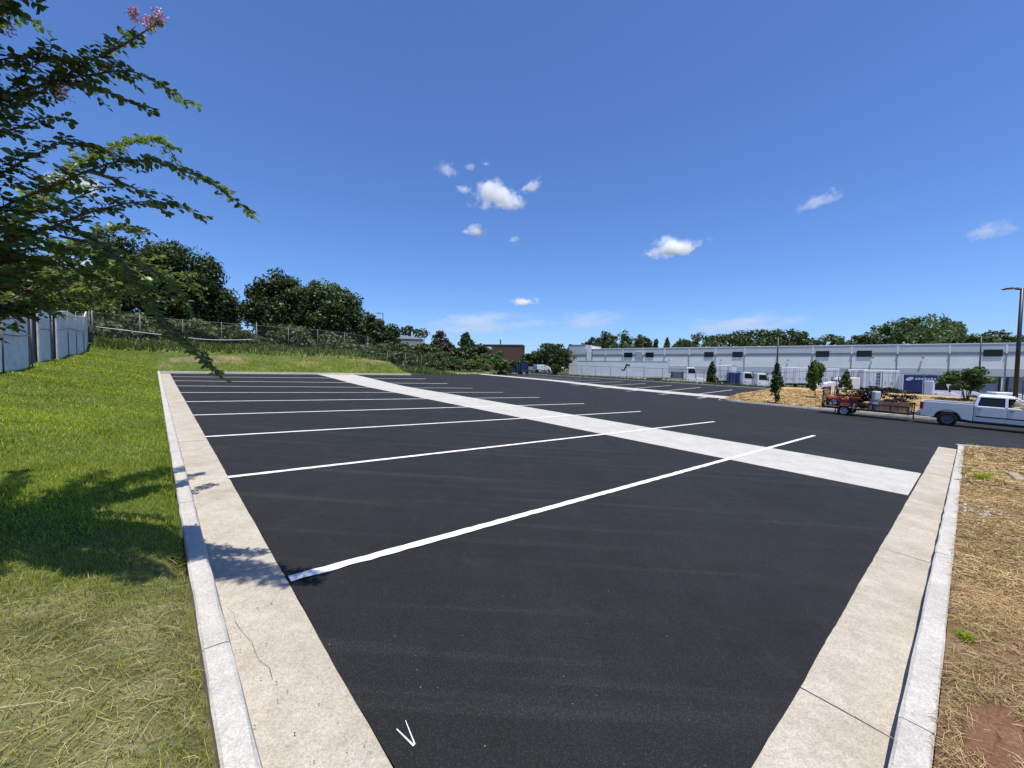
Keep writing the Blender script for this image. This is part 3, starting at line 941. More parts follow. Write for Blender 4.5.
def tree(name, label, cat, loc, h, w, mat='lf_dark', n=5000, nclump=60, leaf=0.35, base=0.18, shape='round', group=None, bark='bark', d=None, stems=1, tr=None):
    t = thing(name, label, cat, loc, random.uniform(0, 6.28), group)
    P, u, cs = crown_points(h, w, n, nclump, base, shape, d)
    V, F = leaf_cloud(P, leaf * rng.uniform(0.6, 1.4, len(P)), u * 0.9)
    np_mesh('crown', V, F, MT[mat], t)
    m = MB()
    tr = tr or h * 0.018
    top = np.array([0, 0, h * 0.72])
    for s in range(stems):
        a = 2 * math.pi * s / max(stems, 1); lean = 0.0 if stems == 1 else w * 0.16
        pts = [Vector((0.12 * lean * math.cos(a), 0.12 * lean * math.sin(a), -0.15)), Vector((lean * 0.6 * math.cos(a) + 0.01 * h, lean * 0.6 * math.sin(a), h * 0.3)), Vector((lean * math.cos(a), lean * math.sin(a) + 0.01 * h, h * 0.72))]
        m.tube(pts, [tr, tr * 0.75, tr * 0.25], 7)
        for c in cs[rng.integers(0, len(cs), 7)]:
            f = rng.uniform(0.35, 0.8); b0 = pts[0].lerp(pts[2], f) if f > 0.6 else pts[1].lerp(pts[2], f - 0.3)
            c = Vector(c); m.tube([b0, b0.lerp(c, 0.55) + Vector((0, 0, 0.03 * h)), c], [tr * 0.4, tr * 0.25, tr * 0.08], 5)
    m.build('trunk', MT[bark], t, True)
    return t


def shrub(label, loc, h, w, mat='lf_mid', n=1200, leaf=0.22, d=None, group='shrubs past the far end of the lot', name='shrub'):
    t = thing(name, label, 'shrub', loc, random.uniform(0, 6.28), group)
    P, u, cs = crown_points(h, w, n, 26, 0.02, 'round', d)
    V, F = leaf_cloud(P, leaf * rng.uniform(0.6, 1.4, len(P)), u * 0.8)
    np_mesh('foliage', V, F, MT[mat], t)
    m = MB()
    for c in cs[:9]:
        c = Vector(c); m.tube([(0.05 * w * random.uniform(-1, 1), 0.05 * w * random.uniform(-1, 1), -0.1), c * 0.55, c], [0.03, 0.02, 0.006], 5)
    m.build('stem', MT['bark'], t)
    return t


# big dark trees beyond the far fence on the left
TREES_LEFT = [
    # u, Y, top v, width, mat, label
    (146, 50, 243, 11.0, 'lf_dark', 'tall dark tree with the highest crown, left end of the row beyond the chain-link fence'),
    (189, 52, 250, 8.5, 'lf_dark', 'tall dark tree sloping down to the sky gap in the row beyond the fence'),
    (214, 54, 284, 6.0, 'lf_dark', 'shorter dark tree filling the foot of the slope left of the sky gap'),
    (277, 56, 276, 7.5, 'lf_dark', 'dark tree just right of the sky gap beyond the fence'),
    (316, 58, 283, 8.5, 'lf_mid', 'dark broad tree in the middle of the row right of the sky gap'),
    (346, 61, 292, 7.5, 'lf_dark', 'dark rounded tree stepping down next to the lamp post'),
    (372, 65, 316, 6.5, 'lf_dark', 'low dark tree at the foot of the slim lamp post'),
]
for u, Y, v, w, mt, lb in TREES_LEFT:
    g = seat(u, Y); top = at(u, v, Y).z
    tree('shade_tree', lb, 'tree', g, (top - g.z), w * 1.05, mt, 26000, 150, 0.38, 0.03, group='trees beyond the far fence')
# trees over the white panels on the left
for u, Y, v, w, mt, lb in ((45, 38, 268, 8, 'lf_light', 'sunlit yellow-green tree rising over the white panels'),
                           (95, 44, 290, 7, 'lf_mid', 'mid green tree behind the end of the white panels'),
                           (-40, 30, 235, 9, 'lf_dark', 'dark tree behind the nearest white panel')):
    g = seat(u, Y); top = at(u, v, Y).z
    tree('garden_tree', lb, 'tree', g, top - g.z, w * 1.2, mt, 9000, 90, 0.40, 0.05, group='trees behind the white panels')
# middle distance
for u, Y, v, w, mt, sh, nm, lb in (
        (403, 95, 327, 9, 'lf_dark', 'round', 'shade_tree', 'dark rounded tree behind the grey block building'),
        (440, 100, 332, 7.5, 'lf_brown', 'cone', 'withered_tree', 'reddish brown withered tree right of the grey block building'),
        (450, 104, 344, 6, 'lf_mid', 'round', 'shade_tree', 'small mid green tree beside the brown withered tree'),
        (466, 98, 334, 6.0, 'lf_dark', 'cone', 'conifer', 'dark pointed tree left of the brown brick building'),
        (478, 92, 346, 5.0, 'lf_dark', 'round', 'shade_tree', 'short dark tree in front of the brown brick building'),
        (534, 135, 352, 9, 'lf_dark', 'round', 'shade_tree', 'low dark tree between the brick building and the warehouse'),
        (553, 130, 344, 10, 'lf_dark', 'round', 'shade_tree', 'broad dark tree beside the left end of the warehouse'),
        (572, 165, 345, 5, 'lf_dark', 'round', 'shade_tree', 'dark tree half hidden by the warehouse corner')):
    g = seat(u, Y); g.z = 0.8; top = at(u, v, Y).z
    tree(nm, lb, 'tree', g, top - g.z, w * 1.1, mt, 5000, 75, 0.70, 0.03, sh, 'trees in the middle distance')
# trees behind the warehouse
WH = [(590, 338, 10, 'round', 'small dark tree over the left corner of the warehouse roof'),
      (604, 333, 9, 'round', 'dark tree over the warehouse roof, second from its left corner'),
      (621, 333, 12, 'round', 'dark round-topped tree above the grey louvre in the warehouse'),
      (643, 336, 8, 'round', 'dark tree above the roof beside the two small conifers'),
      (656, 340, 3.8, 'cone', 'small pointed conifer over the roof, left one of the pair'),
      (667, 339, 3.8, 'cone', 'small pointed conifer over the roof, right one of the pair'),
      (683, 340, 8, 'round', 'low dark tree over the roof right of the conifers'),
      (705, 334, 13, 'round', 'dark rising tree at the left end of the tall wood'),
      (832, 335, 10, 'round', 'round dark tree standing alone over the roof right of the tall wood'),
      (866, 334, 12, 'round', 'dark tree left of the big pale green tree'),
      (893, 322, 12, 'round', 'left shoulder of the big pale green tree clump over the roof'),
      (917, 317, 15, 'round', 'tallest pale green tree over the roof'),
      (945, 322, 12, 'round', 'right shoulder of the pale green tree clump over the roof'),
      (970, 334, 10, 'round', 'dark low tree behind the short pole over the roof'),
      (1008, 331, 12, 'round', 'dark low tree behind the tall black lamp post')]
for i, (u, v, w, sh, lb) in enumerate(WH):
    Y = 152 - (u - 590) * 0.075; Y += 4 * math.sin(i * 2.1)
    top = at(u, v, Y); g = Vector((top.x, top.y, -1.0))
    mt = 'lf_mid' if 885 < u < 955 else 'lf_dark'
    tree('conifer' if sh == 'cone' else 'shade_tree', lb, 'tree', g, top.z - g.z, w * 0.92, mt, 5000, 80, 0.85, 0.2, sh, 'trees behind the warehouse')


def wood(name, us, vs, Y0, n, label):
    PP, UU = [], []
    for u, v in zip(us, vs):
        Y = Y0 + random.uniform(-8, 12); top = at(u, v, Y)
        P, uu, cs = crown_points(top.z + 1.0, 15, n, 60, 0.2)
        PP.append(P + np.array([top.x, top.y, -1.0])); UU.append(uu)
    P = np.concatenate(PP); V, F = leaf_cloud(P, 1.0 * rng.uniform(0.6, 1.4, len(P)), np.concatenate(UU) * 0.9)
    return tag(np_mesh(name, V, F, MT['lf_dark']), label, 'wood', kind='stuff')


wood('far_woods', [722, 740, 755, 770, 786, 800], [335, 332, 330, 331, 330, 333], 158, 4200, 'tall dark wood rising behind the middle of the warehouse roof')
wood('far_woods', [985, 1030, 1060], [337, 335, 334], 152, 3200, 'low dark treeline along the right part of the warehouse roof')

wood('far_woods', [30, 75, 105, 235, 262, 300, 340, 375, 395], [330, 335, 338, 338, 336, 338, 338, 340, 343], 75, 2600, 'dark wood showing between the trunks beyond the chain-link fence')
wood('far_woods', [410, 430, 455, 475, 500, 520, 540, 560, 580], [350, 350, 350, 352, 353, 354, 355, 355, 354], 185, 2200, 'low distant treeline closing the gap left of the warehouse')
# undergrowth that fills in below the big trees
PP, UU = [], []
for i in range(60):
    p, q = rng.uniform(-9, 33), 0
    q = 47.5 + max(0, p - 16) * 0.32 + rng.uniform(0, 7); hh = rng.uniform(1.4, 3.0); ww = rng.uniform(2.5, 5)
    P, uu, _c = crown_points(hh, ww, 700, 24, 0.0); g = WG(p, q)
    PP.append(P + np.array(g)); UU.append(uu)
P = np.concatenate(PP); V, F = leaf_cloud(P, 0.36 * rng.uniform(0.6, 1.4, len(P)), np.concatenate(UU) * 0.8)
tag(np_mesh('undergrowth', V, F, MT['lf_weed']), 'dense green undergrowth below the trees beyond the chain-link fence', 'undergrowth', kind='stuff')

# young trees on the island
def young(u, Y, vtop, w, lb, mt='lf_young', base=0.28, n=2600, leaf=0.19, sh='round', stems=1, tr=0.035):
    g = seat(u, Y); top = at(u, vtop, Y).z
    return tree('young_tree', lb, 'tree', g, top - g.z, w, mt, n, 55, leaf, base, sh, 'young trees on the straw island', 'bark', stems=stems, tr=tr)


young(777, 32.6, 363, 0.95, 'slim dark green young tree in front of the thin utility pole', 'lf_mid', 0.12, 2600, 0.17, 'cone')
young(816, 35, 362, 1.25, 'bright green young tree in the middle of the straw island', 'lf_young', 0.24, 3000, 0.19)
young(847, 40, 371, 1.15, 'small dark young tree behind the trailer ramp', 'lf_mid', 0.12, 1800, 0.18, 'cone')
young(712, 57, 362, 1.7, 'small pointed evergreen beside the fence and white tractor', 'lf_dark', 0.02, 3000, 0.22, 'cone')
young(968, 34, 368, 3.0, 'spreading many-stemmed young tree behind the silver pickup', 'lf_mid', 0.30, 7500, 0.19, 'round', 5, 0.04)

# shrubs along the far end
SHRUBS = [(392, 58, 343, 4.2, 'lf_dark', 'dense dark shrub below the slim lamp post'), (412, 60, 352, 4.0, 'lf_dark', 'dark shrub under the grey block building'),
          (428, 64, 357, 3.6, 'lf_weed', 'mid green shrub at the end of the bank'), (444, 66, 357, 4.0, 'lf_mid', 'green shrub below the brown withered tree'),
          (460, 68, 359, 4.0, 'lf_weed', 'green shrub below the dark pointed tree'), (476, 70, 359, 3.5, 'lf_light', 'pale green shrub below the brick building'),
          (498, 70, 351, 2.6, 'lf_young', 'upright pale green shrub in front of the brick building'), (507, 72, 360, 2.6, 'lf_weed', 'green shrub left of the blue container'),
          (487, 76, 355, 4.5, 'lf_weed', 'wide green shrub behind the upright pale one'), (556, 74, 364, 1.4, 'lf_dark', 'dark shrub left of the black fence'),
          (360, 52, 346, 3.2, 'lf_dark', 'dark shrub swallowing the fence near its right end'), (375, 54, 346, 3.4, 'lf_mid', 'green shrub behind the right end of the fence')]
for u, Y, v, w, mt, lb in SHRUBS:
    g = seat(u, Y); top = at(u, v, Y).z
    shrub(lb, g, max(1.2, top - g.z), w * 1.25, mt, 2600, 0.32, w * 1.25)
# ------------------------------------------------------------------ the crape myrtle overhead
MS = 0.87                                            # how far the branches hang from the camera
TRUNK = Vector((-5.05 * MS, 3.35 * MS, ground_at(-5.05 * MS, 3.35 * MS)))
myr = thing('crape_myrtle', 'crape myrtle with arching leafy branches and pink blossoms hanging over the lawn and kerb', 'tree', TRUNK)


def cr(pts, n):
    pts = [Vector(p) for p in pts]; P = [pts[0]] + pts + [pts[-1]]; out = []
    for i in range(1, len(P) - 2):
        a, b, c, d = P[i - 1:i + 3]
        for j in range(n):
            t = j / n
            out.append(0.5 * ((2 * b) + (c - a) * t + (2 * a - 5 * b + 4 * c - d) * t * t + (3 * b - a - 3 * c + d) * t ** 3))
    return out + [pts[-1]]


fork = TRUNK + Vector((0.1, 0.05, 1.35))
limbs = MB(); wood_m = MB(); LC, LD = [], []
limbs.tube([TRUNK + Vector((0, 0, -0.15)), TRUNK + Vector((0.03, 0.0, 0.6)), fork], [0.085, 0.07, 0.06], 9)
limbs.tube([TRUNK + Vector((-0.12, 0.08, -0.15)), TRUNK + Vector((-0.2, 0.12, 0.8)), fork + Vector((-0.45, 0.2, 0.5))], [0.07, 0.055, 0.04], 9)
B_PIX = [
    # arching branches: list of (u, v, depth), twig length, leafiness
    ([(-60, 250, 3.45), (0, 209, 3.5), (45, 189, 3.55), (88, 171, 3.6), (128, 160, 3.65), (168, 165, 3.7), (205, 180, 3.75), (235, 200, 3.8), (254, 216, 3.85)], 0.15, 1.0),
    ([(-50, 262, 3.5), (5, 243, 3.55), (32, 235, 3.6), (62, 223, 3.7), (95, 211, 3.75), (130, 203, 3.8), (160, 202, 3.85), (185, 209, 3.9), (204, 218, 3.9)], 0.16, 0.9),
    ([(-60, 165, 3.4), (0, 112, 3.45), (32, 97, 3.5), (66, 76, 3.55), (100, 56, 3.6), (136, 26, 3.65)], 0.17, 0.85),
    ([(100, 56, 3.6), (128, 42, 3.6), (156, 24, 3.65)], 0.10, 0.7),
    ([(-30, 120, 3.5), (45, 84, 3.55), (90, 75, 3.6), (128, 71, 3.65), (153, 81, 3.7), (174, 94, 3.72), (195, 105, 3.75)], 0.16, 1.0),
    ([(60, 82, 3.6), (95, 87, 3.6), (124, 100, 3.65), (154, 109, 3.7)], 0.13, 0.9),
    ([(-40, 270, 3.7), (45, 228, 3.8), (90, 238, 3.9), (121, 263, 4.0), (142, 299, 4.05), (166, 329, 4.1), (192, 350, 4.1), (221, 377, 4.1)], 0.15, 0.95),
    ([(60, 236, 3.7), (108, 250, 3.75), (140, 285, 3.8), (160, 318, 3.8), (178, 338, 3.8)], 0.15, 1.1),
    ([(150, 300, 3.9), (176, 334, 3.9), (200, 352, 3.9), (212, 366, 3.9)], 0.14, 1.2),
    ([(40, -60, 3.2), (150, -120, 3.1), (240, -130, 3.0), (330, -110, 3.0)], 0.16, 1.2),
    ([(60, -150, 3.0), (160, -190, 2.9), (250, -200, 2.8), (320, -190, 2.8)], 0.16, 1.2),
    ([(-80, 0, 3.2), (-20, -60, 3.0), (30, -120, 2.8), (90, -190, 2.6)], 0.25, 1.3),
    ([(-120, 30, 3.1), (-60, -40, 2.8), (-20, -120, 2.6), (20, -220, 2.5)], 0.25, 1.3),
    ([(-160, 60, 3.0), (-100, 0, 2.8), (-60, -80, 2.6), (-40, -180, 2.4)], 0.25, 1.3),
    ([(-80, -60, 3.4), (0, -130, 3.3), (80, -200, 3.2), (150, -270, 3.1)], 0.25, 1.3),
    ([(-40, 40, 3.4), (50, -30, 3.3), (140, -85, 3.2), (215, -100, 3.15), (262, -80, 3.1)], 0.18, 1.2),
    ([(-40, 0, 3.4), (40, -60, 3.2), (120, -140, 3.0), (190, -185, 2.9), (235, -190, 2.9)], 0.2, 1.2),
    ([(-60, -20, 3.3), (10, -110, 3.0), (70, -190, 2.9), (120, -240, 2.8)], 0.22, 1.2),
    ([(40, -20, 3.4), (120, -40, 3.4), (190, -45, 3.4), (240, -30, 3.4)], 0.16, 1.1),
    ([(-60, 40, 3.0), (0, -30, 2.8), (40, -100, 2.6), (60, -150, 2.5)], 0.22, 1.2),
    ([(-50, 215, 3.4), (0, 175, 3.45), (35, 155, 3.5), (65, 143, 3.55), (100, 150, 3.6)], 0.18, 1.0),
    ([(-50, 80, 3.5), (0, 60, 3.5), (40, 58, 3.55), (80, 62, 3.6)], 0.22, 1.0),
    ([(-50, 30, 3.6), (0, 12, 3.6), (35, 22, 3.65)], 0.2, 0.8),
    ([(-50, 268, 3.6), (0, 262, 3.7), (50, 262, 3.8), (92, 276, 3.9), (118, 296, 4.0)], 0.2, 1.1),
    ([(-50, 280, 3.6), (0, 286, 3.7), (30, 292, 3.8), (52, 308, 3.85)], 0.2, 0.8),
    ([(-50, 272, 3.5), (10, 274, 3.6), (55, 280, 3.7), (95, 268, 3.75), (125, 272, 3.8)], 0.2, 1.1),
    ([(-50, 245, 3.5), (0, 228, 3.5), (40, 240, 3.55), (75, 250, 3.6), (100, 246, 3.65)], 0.2, 1.1),
    ([(-50, 110, 3.5), (0, 95, 3.5), (30, 70, 3.55), (55, 45, 3.6)], 0.2, 1.0),
    ([(-40, 262, 3.9), (20, 250, 4.0), (70, 248, 4.1), (112, 256, 4.2), (150, 282, 4.3)], 0.2, 1.1),
    ([(-40, 230, 3.3), (15, 215, 3.35), (55, 207, 3.4), (95, 190, 3.45), (118, 187, 3.5)], 0.15, 0.9),
    ([(-50, 140, 3.3), (10, 130, 3.35), (42, 118, 3.4), (70, 120, 3.45)], 0.18, 0.9),
    ([(88, 171, 3.6), (120, 182, 3.65), (148, 196, 3.7), (166, 214, 3.75)], 0.13, 0.9),
    ([(121, 263, 4.0), (150, 270, 4.05), (178, 290, 4.1), (190, 315, 4.1)], 0.13, 0.7),
]
branches = []
for pts, tw, lf in B_PIX:
    branches.append(([at(p[0], p[1], p[2] * MS) for p in pts], tw, lf))
for i in range(20):                                   # the rest of the crown, out over the lawn to the left
    a = R(random.uniform(70, 330)); r = random.uniform(1.2, 2.3); zt = random.uniform(2.4, 4.6)
    s = TRUNK + Vector((0.1, 0.1, random.uniform(1.4, 2.2)))
    m_ = TRUNK + Vector((r * 0.55 * math.cos(a), r * 0.55 * math.sin(a), zt * 0.8)); e = TRUNK + Vector((r * math.cos(a), r * math.sin(a), zt))
    branches.append(([s, m_, e, e + Vector((0.35 * math.cos(a), 0.35 * math.sin(a), -0.25))], 0.24, 1.1))
for i in range(5):                                    # boughs that fill the crown over the lawn towards the kerb
    s = fork.lerp(at(-60, 150 + 12 * i, 3.3 * MS), 0.6); e = at(-130 + 5 * i, 70 + 26 * i, (3.0 + 0.12 * i) * MS)
    branches.append(([s, s.lerp(e, 0.5) + Vector((0, 0, 0.15)), e], 0.22, 1.2))
for bi, (pts, tw, lf) in enumerate(branches):
    if bi < len(B_PIX) and B_PIX[bi][0][0][0] < 0:
        pts = [fork.lerp(pts[0], 0.0), fork.lerp(pts[0], 0.55) + Vector((0, 0, 0.10))] + pts
    c = cr(pts, 7)
    n = len(c)
    limbs.tube(c, [0.011 * (1 - i / n) ** 1.1 + 0.002 for i in range(n)], 6)
    acc = 0.0; side = 1
    for i in range(1, n):
        seg = c[i] - c[i - 1]; acc += seg.length
        fr = i / n
        if fr < 0.22 and bi < len(B_PIX): continue
        steps = max(1, int(seg.length / (0.017 if bi < len(B_PIX) else 0.024)))
        for k_ in range(steps):
            if random.random() > lf * (0.86 if bi < len(B_PIX) and B_PIX[bi][0][-1][1] > 0 else 1.1): continue
            o = c[i - 1].lerp(c[i], (k_ + random.random()) / steps)
            side = -side
            d = seg.normalized()
            lat = d.cross(Vector((0, 0, 1))).normalized() * side
            v = (d * random.uniform(0.3, 1.0) + lat * random.uniform(0.3, 1.0) + Vector((0, 0, random.gauss(0.05, 0.35)))).normalized()
            ln = tw * random.uniform(0.35, 1.25) * (1.15 - 0.80 * fr)
            e = o + v * ln + Vector((0, 0, -0.12 * ln))
            wood_m.tube([o, o.lerp(e, 0.5) + Vector((0, 0, 0.01)), e], [0.0028, 0.002, 0.001], 4)
            nl = max(3, int(ln / 0.0145))
            for q_ in range(nl):
                t = (q_ + 0.7) / nl
                lc = o.lerp(e, t); s_ = 1 if q_ % 2 else -1
                ld = (v * 0.6 + v.cross(Vector((0, 0, 1))).normalized() * s_ + Vector((random.gauss(0, .3), random.gauss(0, .3), random.gauss(-.15, .3)))).normalized()
                LC.append(lc); LD.append(ld)
trk = limbs.build('trunk', MT['bark'], myr, True); trk.matrix_parent_inverse = Matrix.Translation(-TRUNK)
tw_o = wood_m.build('twigs', MT['twig'], myr); tw_o.matrix_parent_inverse = Matrix.Translation(-TRUNK)
LC = np.array([tuple(x) for x in LC]); LD = np.array([tuple(x) for x in LD]); n = len(LC)
ln = rng.uniform(0.034, 0.070, n)[:, None]
up = rng.normal(0, 0.55, (n, 3)) + np.array([0, 0, 1.0]); sd = np.cross(LD, up); sd /= np.linalg.norm(sd, axis=1)[:, None] + 1e-9
nn = np.cross(sd, LD)
Vq = np.stack([LC, LC + LD * ln * 0.35 + sd * ln * 0.30 + nn * ln * 0.05, LC + LD * ln * 0.72 + sd * ln * 0.25 + nn * ln * 0.03, LC + LD * ln - nn * ln * 0.08,
               LC + LD * ln * 0.72 - sd * ln * 0.22 + nn * ln * 0.03, LC + LD * ln * 0.35 - sd * ln * 0.27 + nn * ln * 0.05], 1).reshape(-1, 3)
i6 = np.arange(n) * 6
F = np.concatenate([np.stack([i6, i6 + 1, i6 + 2, i6 + 5], -1), np.stack([i6 + 5, i6 + 2, i6 + 3, i6 + 4], -1)])
cw = np_mesh('crown', Vq, F, MT['lf_myrtle'], myr); cw.matrix_parent_inverse = Matrix.Translation(-TRUNK)
print('myrtle leaves', n)
for (u, v, dp) in ((134, 14, 3.65), (159, 18, 3.65), (8, 28, 3.6), (62, 92, 3.5), (150, 24, 3.7)):
    c = at(u, v, dp * MS); k_ = 240 if u > 100 else 90
    P = np.array(c)[None] + rng.normal(0, 1, (k_, 3)) * np.array([0.019, 0.019, 0.027])
    V, F = leaf_cloud(P, rng.uniform(0.008, 0.018, k_), None, 1.0, 0.9)
    b = np_mesh('blossom', V, F, MT['pink'], myr); b.matrix_parent_inverse = Matrix.Translation(-TRUNK)

# ------------------------------------------------------------------ fences
def link_panel(name, pts, hts, mat, parent, drop=0.04):
    """wire mesh hung along ground points, with UVs in metres"""
    me = bpy.data.meshes.new(name)
    vs, fs, uv = [], [], []
    s = 0.0
    for i, p in enumerate(pts):
        if i: s += (Vector(p) - Vector(pts[i - 1])).length
        vs += [Vector(p) + Vector((0, 0, drop)), Vector(p) + Vector((0, 0, hts[i]))]
        uv += [(s, drop), (s, hts[i])]
    for i in range(len(pts) - 1): fs.append((2 * i, 2 * i + 2, 2 * i + 3, 2 * i + 1))
    me.from_pydata([tuple(v) for v in vs], [], fs)
    l = me.uv_layers.new(name='UVMap')
    for f in me.polygons:
        for li, vi in zip(f.loop_indices, f.vertices): l.data[li].uv = uv[vi]
    me.materials.append(mat)
    o = bpy.data.objects.new(name, me); COL.objects.link(o); o.parent = parent
    return o


def local(o, root):
    o.matrix_parent_inverse = Matrix.Translation(-Vector(root.location)); return o


def fence(name, label, pts, h, post_r, mats, rail=True, tall=(), pickets=0):
    root = thing(name, label, 'fence', pts[0])
    local(link_panel('wire_mesh', pts, [h] * len(pts), mats[1], root), root)
    for i, p in enumerate(pts):
        m = MB(); hh = h + (0.25 if i in tall else 0.06); r = post_r * (1.7 if i in tall else 1.0)
        m.tube([Vector(p) + Vector((0, 0, -0.3)), Vector(p) + Vector((0, 0, hh))], r, 8); m.ball(Vector(p) + Vector((0, 0, hh)), r * 1.25, 8)
        local(m.build('post', mats[0], root, True), root)
    if rail:
        m = MB(); m.tube([Vector(p) + Vector((0, 0, h)) for p in pts], post_r * 0.7, 6)
        local(m.build('top_rail', mats[0], root, True), root)
        m = MB(); m.tube([Vector(p) + Vector((0, 0, 0.08)) for p in pts], 0.006, 5)
        local(m.build('tension_wire', mats[0], root, True), root)
    return root


GV = (MT['fencegrey'], MT['link_grey']); BK = (MT['black'], MT['link_black'])
fence('chain_link_fence', 'grey chain-link fence along the top of the bank past the far end of the lot',
      [WG(p, 42.6 + (0.30 * max(0, p - 16))) for p in np.linspace(-3.3, 25, 12)], 2.25, 0.028, GV, tall=(0, 1, 4))
fence('chain_link_fence', 'black chain-link fence behind the second row of stalls and the straw island',
      [WG(56.0, q) for q in np.linspace(-24, 66, 31)], 2.0, 0.03, BK)
# loose pale cable along the far fence
cp = [WG(-3.1, 42.3, 1.25), WG(0.5, 42.4, 0.98), WG(3.2, 42.45, 0.78), WG(5.2, 42.5, 0.85), WG(6.6, 42.5, 1.0)]
m = MB(); m.tube(cr(cp, 5), 0.028, 6)
tag(m.build('cable', MT['cable'], None, True), 'pale cable sagging along the chain-link fence behind the lawn', 'cable')

# white panels behind posts on the left of the lawn
PN = [(17.1, 20.1, 1.88, 1), (20.35, 24.0, 2.0, 2), (26.0, 28.2, 2.3, 3), (30.2, 32.6, 2.42, 4), (32.75, 35.6, 2.42, 5), (35.75, 38.8, 2.42, 6), (38.95, 41.9, 2.42, 7)]
PLAB = ['white corrugated fence panel nearest the camera, under the overhanging tree', 'lower white corrugated fence panel left of the first wide dark gap', 'narrow white corrugated fence panel between the two wide dark gaps',
        'white corrugated fence panel just right of the second wide dark gap', 'white corrugated fence panel third from the far corner', 'white corrugated fence panel second from the far corner', 'white corrugated fence panel at the far corner by the chain-link fence']
for i, (qa, qb, hh, _) in enumerate(PN):
    lean = lambda q: -3.62 + 0.006 * (q - 20)
    m = MB(); n = int((qb - qa) / 0.10)
    vs, fs = [], []
    for k_ in range(n + 1):
        q = qa + (qb - qa) * k_ / n; o_ = 0.018 if k_ % 2 else -0.018
        for d_, z in ((o_, 0.02), (o_, hh), (o_ - 0.05, hh), (o_ - 0.05, 0.02)):
            g = WG(lean(q) + d_, q); g.z += z; vs.append(g)
    for k_ in range(n):
        for j in range(4): fs.append((k_ * 4 + j, k_ * 4 + (j + 1) % 4, (k_ + 1) * 4 + (j + 1) % 4, (k_ + 1) * 4 + j))
    fs += [(0, 1, 2, 3), tuple(n * 4 + j for j in range(4))]
    m.add(vs, fs)
    root = thing('fence_panel', PLAB[i], 'fence panel', WG(lean(qa), qa), 0, 'white panels on the left of the lawn')
    local(m.build('sheet', MT['wallpanel'], root), root)
    for q in (qb - 0.05,):
        m = MB(); a = WG(lean(q) + 0.10, q); m.tube([a + Vector((0, 0, -0.2)), a + Vector((0, 0, hh + 0.16))], 0.022, 7)
        local(m.build('post', MT['fencegrey'], root, True), root)
    m = MB(); m.tube([WG(lean(q) + 0.06, q, hh * 0.62) for q in (qa, (qa + qb) / 2, qb)], 0.02, 6)
    local(m.build('rail', MT['fencegrey'], root, True), root)
m = MB()  # continuous slate sheet added behind the white panels so their gaps read dark
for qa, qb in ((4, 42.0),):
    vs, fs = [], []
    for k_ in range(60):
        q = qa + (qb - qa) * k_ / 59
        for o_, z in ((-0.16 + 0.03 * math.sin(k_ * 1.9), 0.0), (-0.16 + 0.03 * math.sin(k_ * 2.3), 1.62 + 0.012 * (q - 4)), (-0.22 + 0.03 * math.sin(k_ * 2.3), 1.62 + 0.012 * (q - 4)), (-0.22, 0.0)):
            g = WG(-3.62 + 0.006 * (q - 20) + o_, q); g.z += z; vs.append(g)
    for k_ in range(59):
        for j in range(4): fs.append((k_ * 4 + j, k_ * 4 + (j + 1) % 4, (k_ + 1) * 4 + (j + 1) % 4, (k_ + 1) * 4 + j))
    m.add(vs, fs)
tag(m.build('backing_sheet', MT['gap_sheet'], None), 'slate grey backing sheet showing through the gaps between the white panels', 'screen')

# ------------------------------------------------------------------ warehouse
WD = Vector((-0.84825, 0.5296, 0)).normalized()         # along the wall, to the far left corner
WN = Vector((WD.y, -WD.x, 0)).normalized()              # into the building
WP = Vector((102.177, 84.0, 0))
wt = lambda t, n_, z: WP + WD * t + WN * n_ + Vector((0, 0, z))
war = thing('warehouse', 'long white and grey warehouse with a dark stripe and small black windows behind the trucks', 'building', wt(40, 0, -4.2))


def wbox(m, t0, t1, n0, n1, z0, z1, k=0):
    m.hexa([wt(t0, n0, z0), wt(t1, n0, z0), wt(t1, n1, z0), wt(t0, n1, z0)], [wt(t0, n0, z1), wt(t1, n0, z1), wt(t1, n1, z1), wt(t0, n1, z1)], k)


def wpart(m, name, mat, parent=war, bevel=0):
    o = m.build(name, mat, parent, False, bevel)
    o.matrix_parent_inverse = Matrix.Translation(-Vector(war.location)); return o


T0, T1 = -40.0, 91.8
m = MB(); wbox(m, T0, T1, 0, 60, -4.4, 8.0); wpart(m, 'wall', MT['wall_white'])
m = MB(); wbox(m, T0, T1, -0.04, 0.3, 6.40, 8.05); wpart(m, 'upper_band', MT['wall_grey'])
m = MB(); wbox(m, T0, T1, -0.045, 0.3, 5.74, 6.398); wpart(m, 'stripe', MT['wall_dark'])
m = MB(); wbox(m, T0, T1, -0.04, 0.3, 1.15, 2.88); wpart(m, 'lower_band', MT['wall_mid'])
m = MB(); wbox(m, T0, T1, -0.10, 0.5, 8.052, 8.24); wpart(m, 'coping', MT['trim'])
JT = [-38, -31, -23.5, -15.5, -7.7, 0.0, 8.3, 16.7, 24.8, 32.3, 39.6, 47.0, 54.0, 60.8, 67.5, 73.8, 79.9, 85.4]
for t in JT:
    m = MB(); wbox(m, t - 0.13, t + 0.13, -0.075, -0.046, 5.9, 8.02); wpart(m, 'panel_joint', MT['trim'])
    m = MB(); m.tube([wt(t, -0.09, 5.95), wt(t, -0.09, -3.0)], 0.06, 8); m.box(wt(t, -0.11, 5.95), (0.3, 0.15, 0.3), 0, Matrix.Rotation(math.atan2(WD.y, WD.x), 3, 'Z'))
    wpart(m, 'downspout', MT['galv'] if int(t) % 2 else MT['wall_dark'])
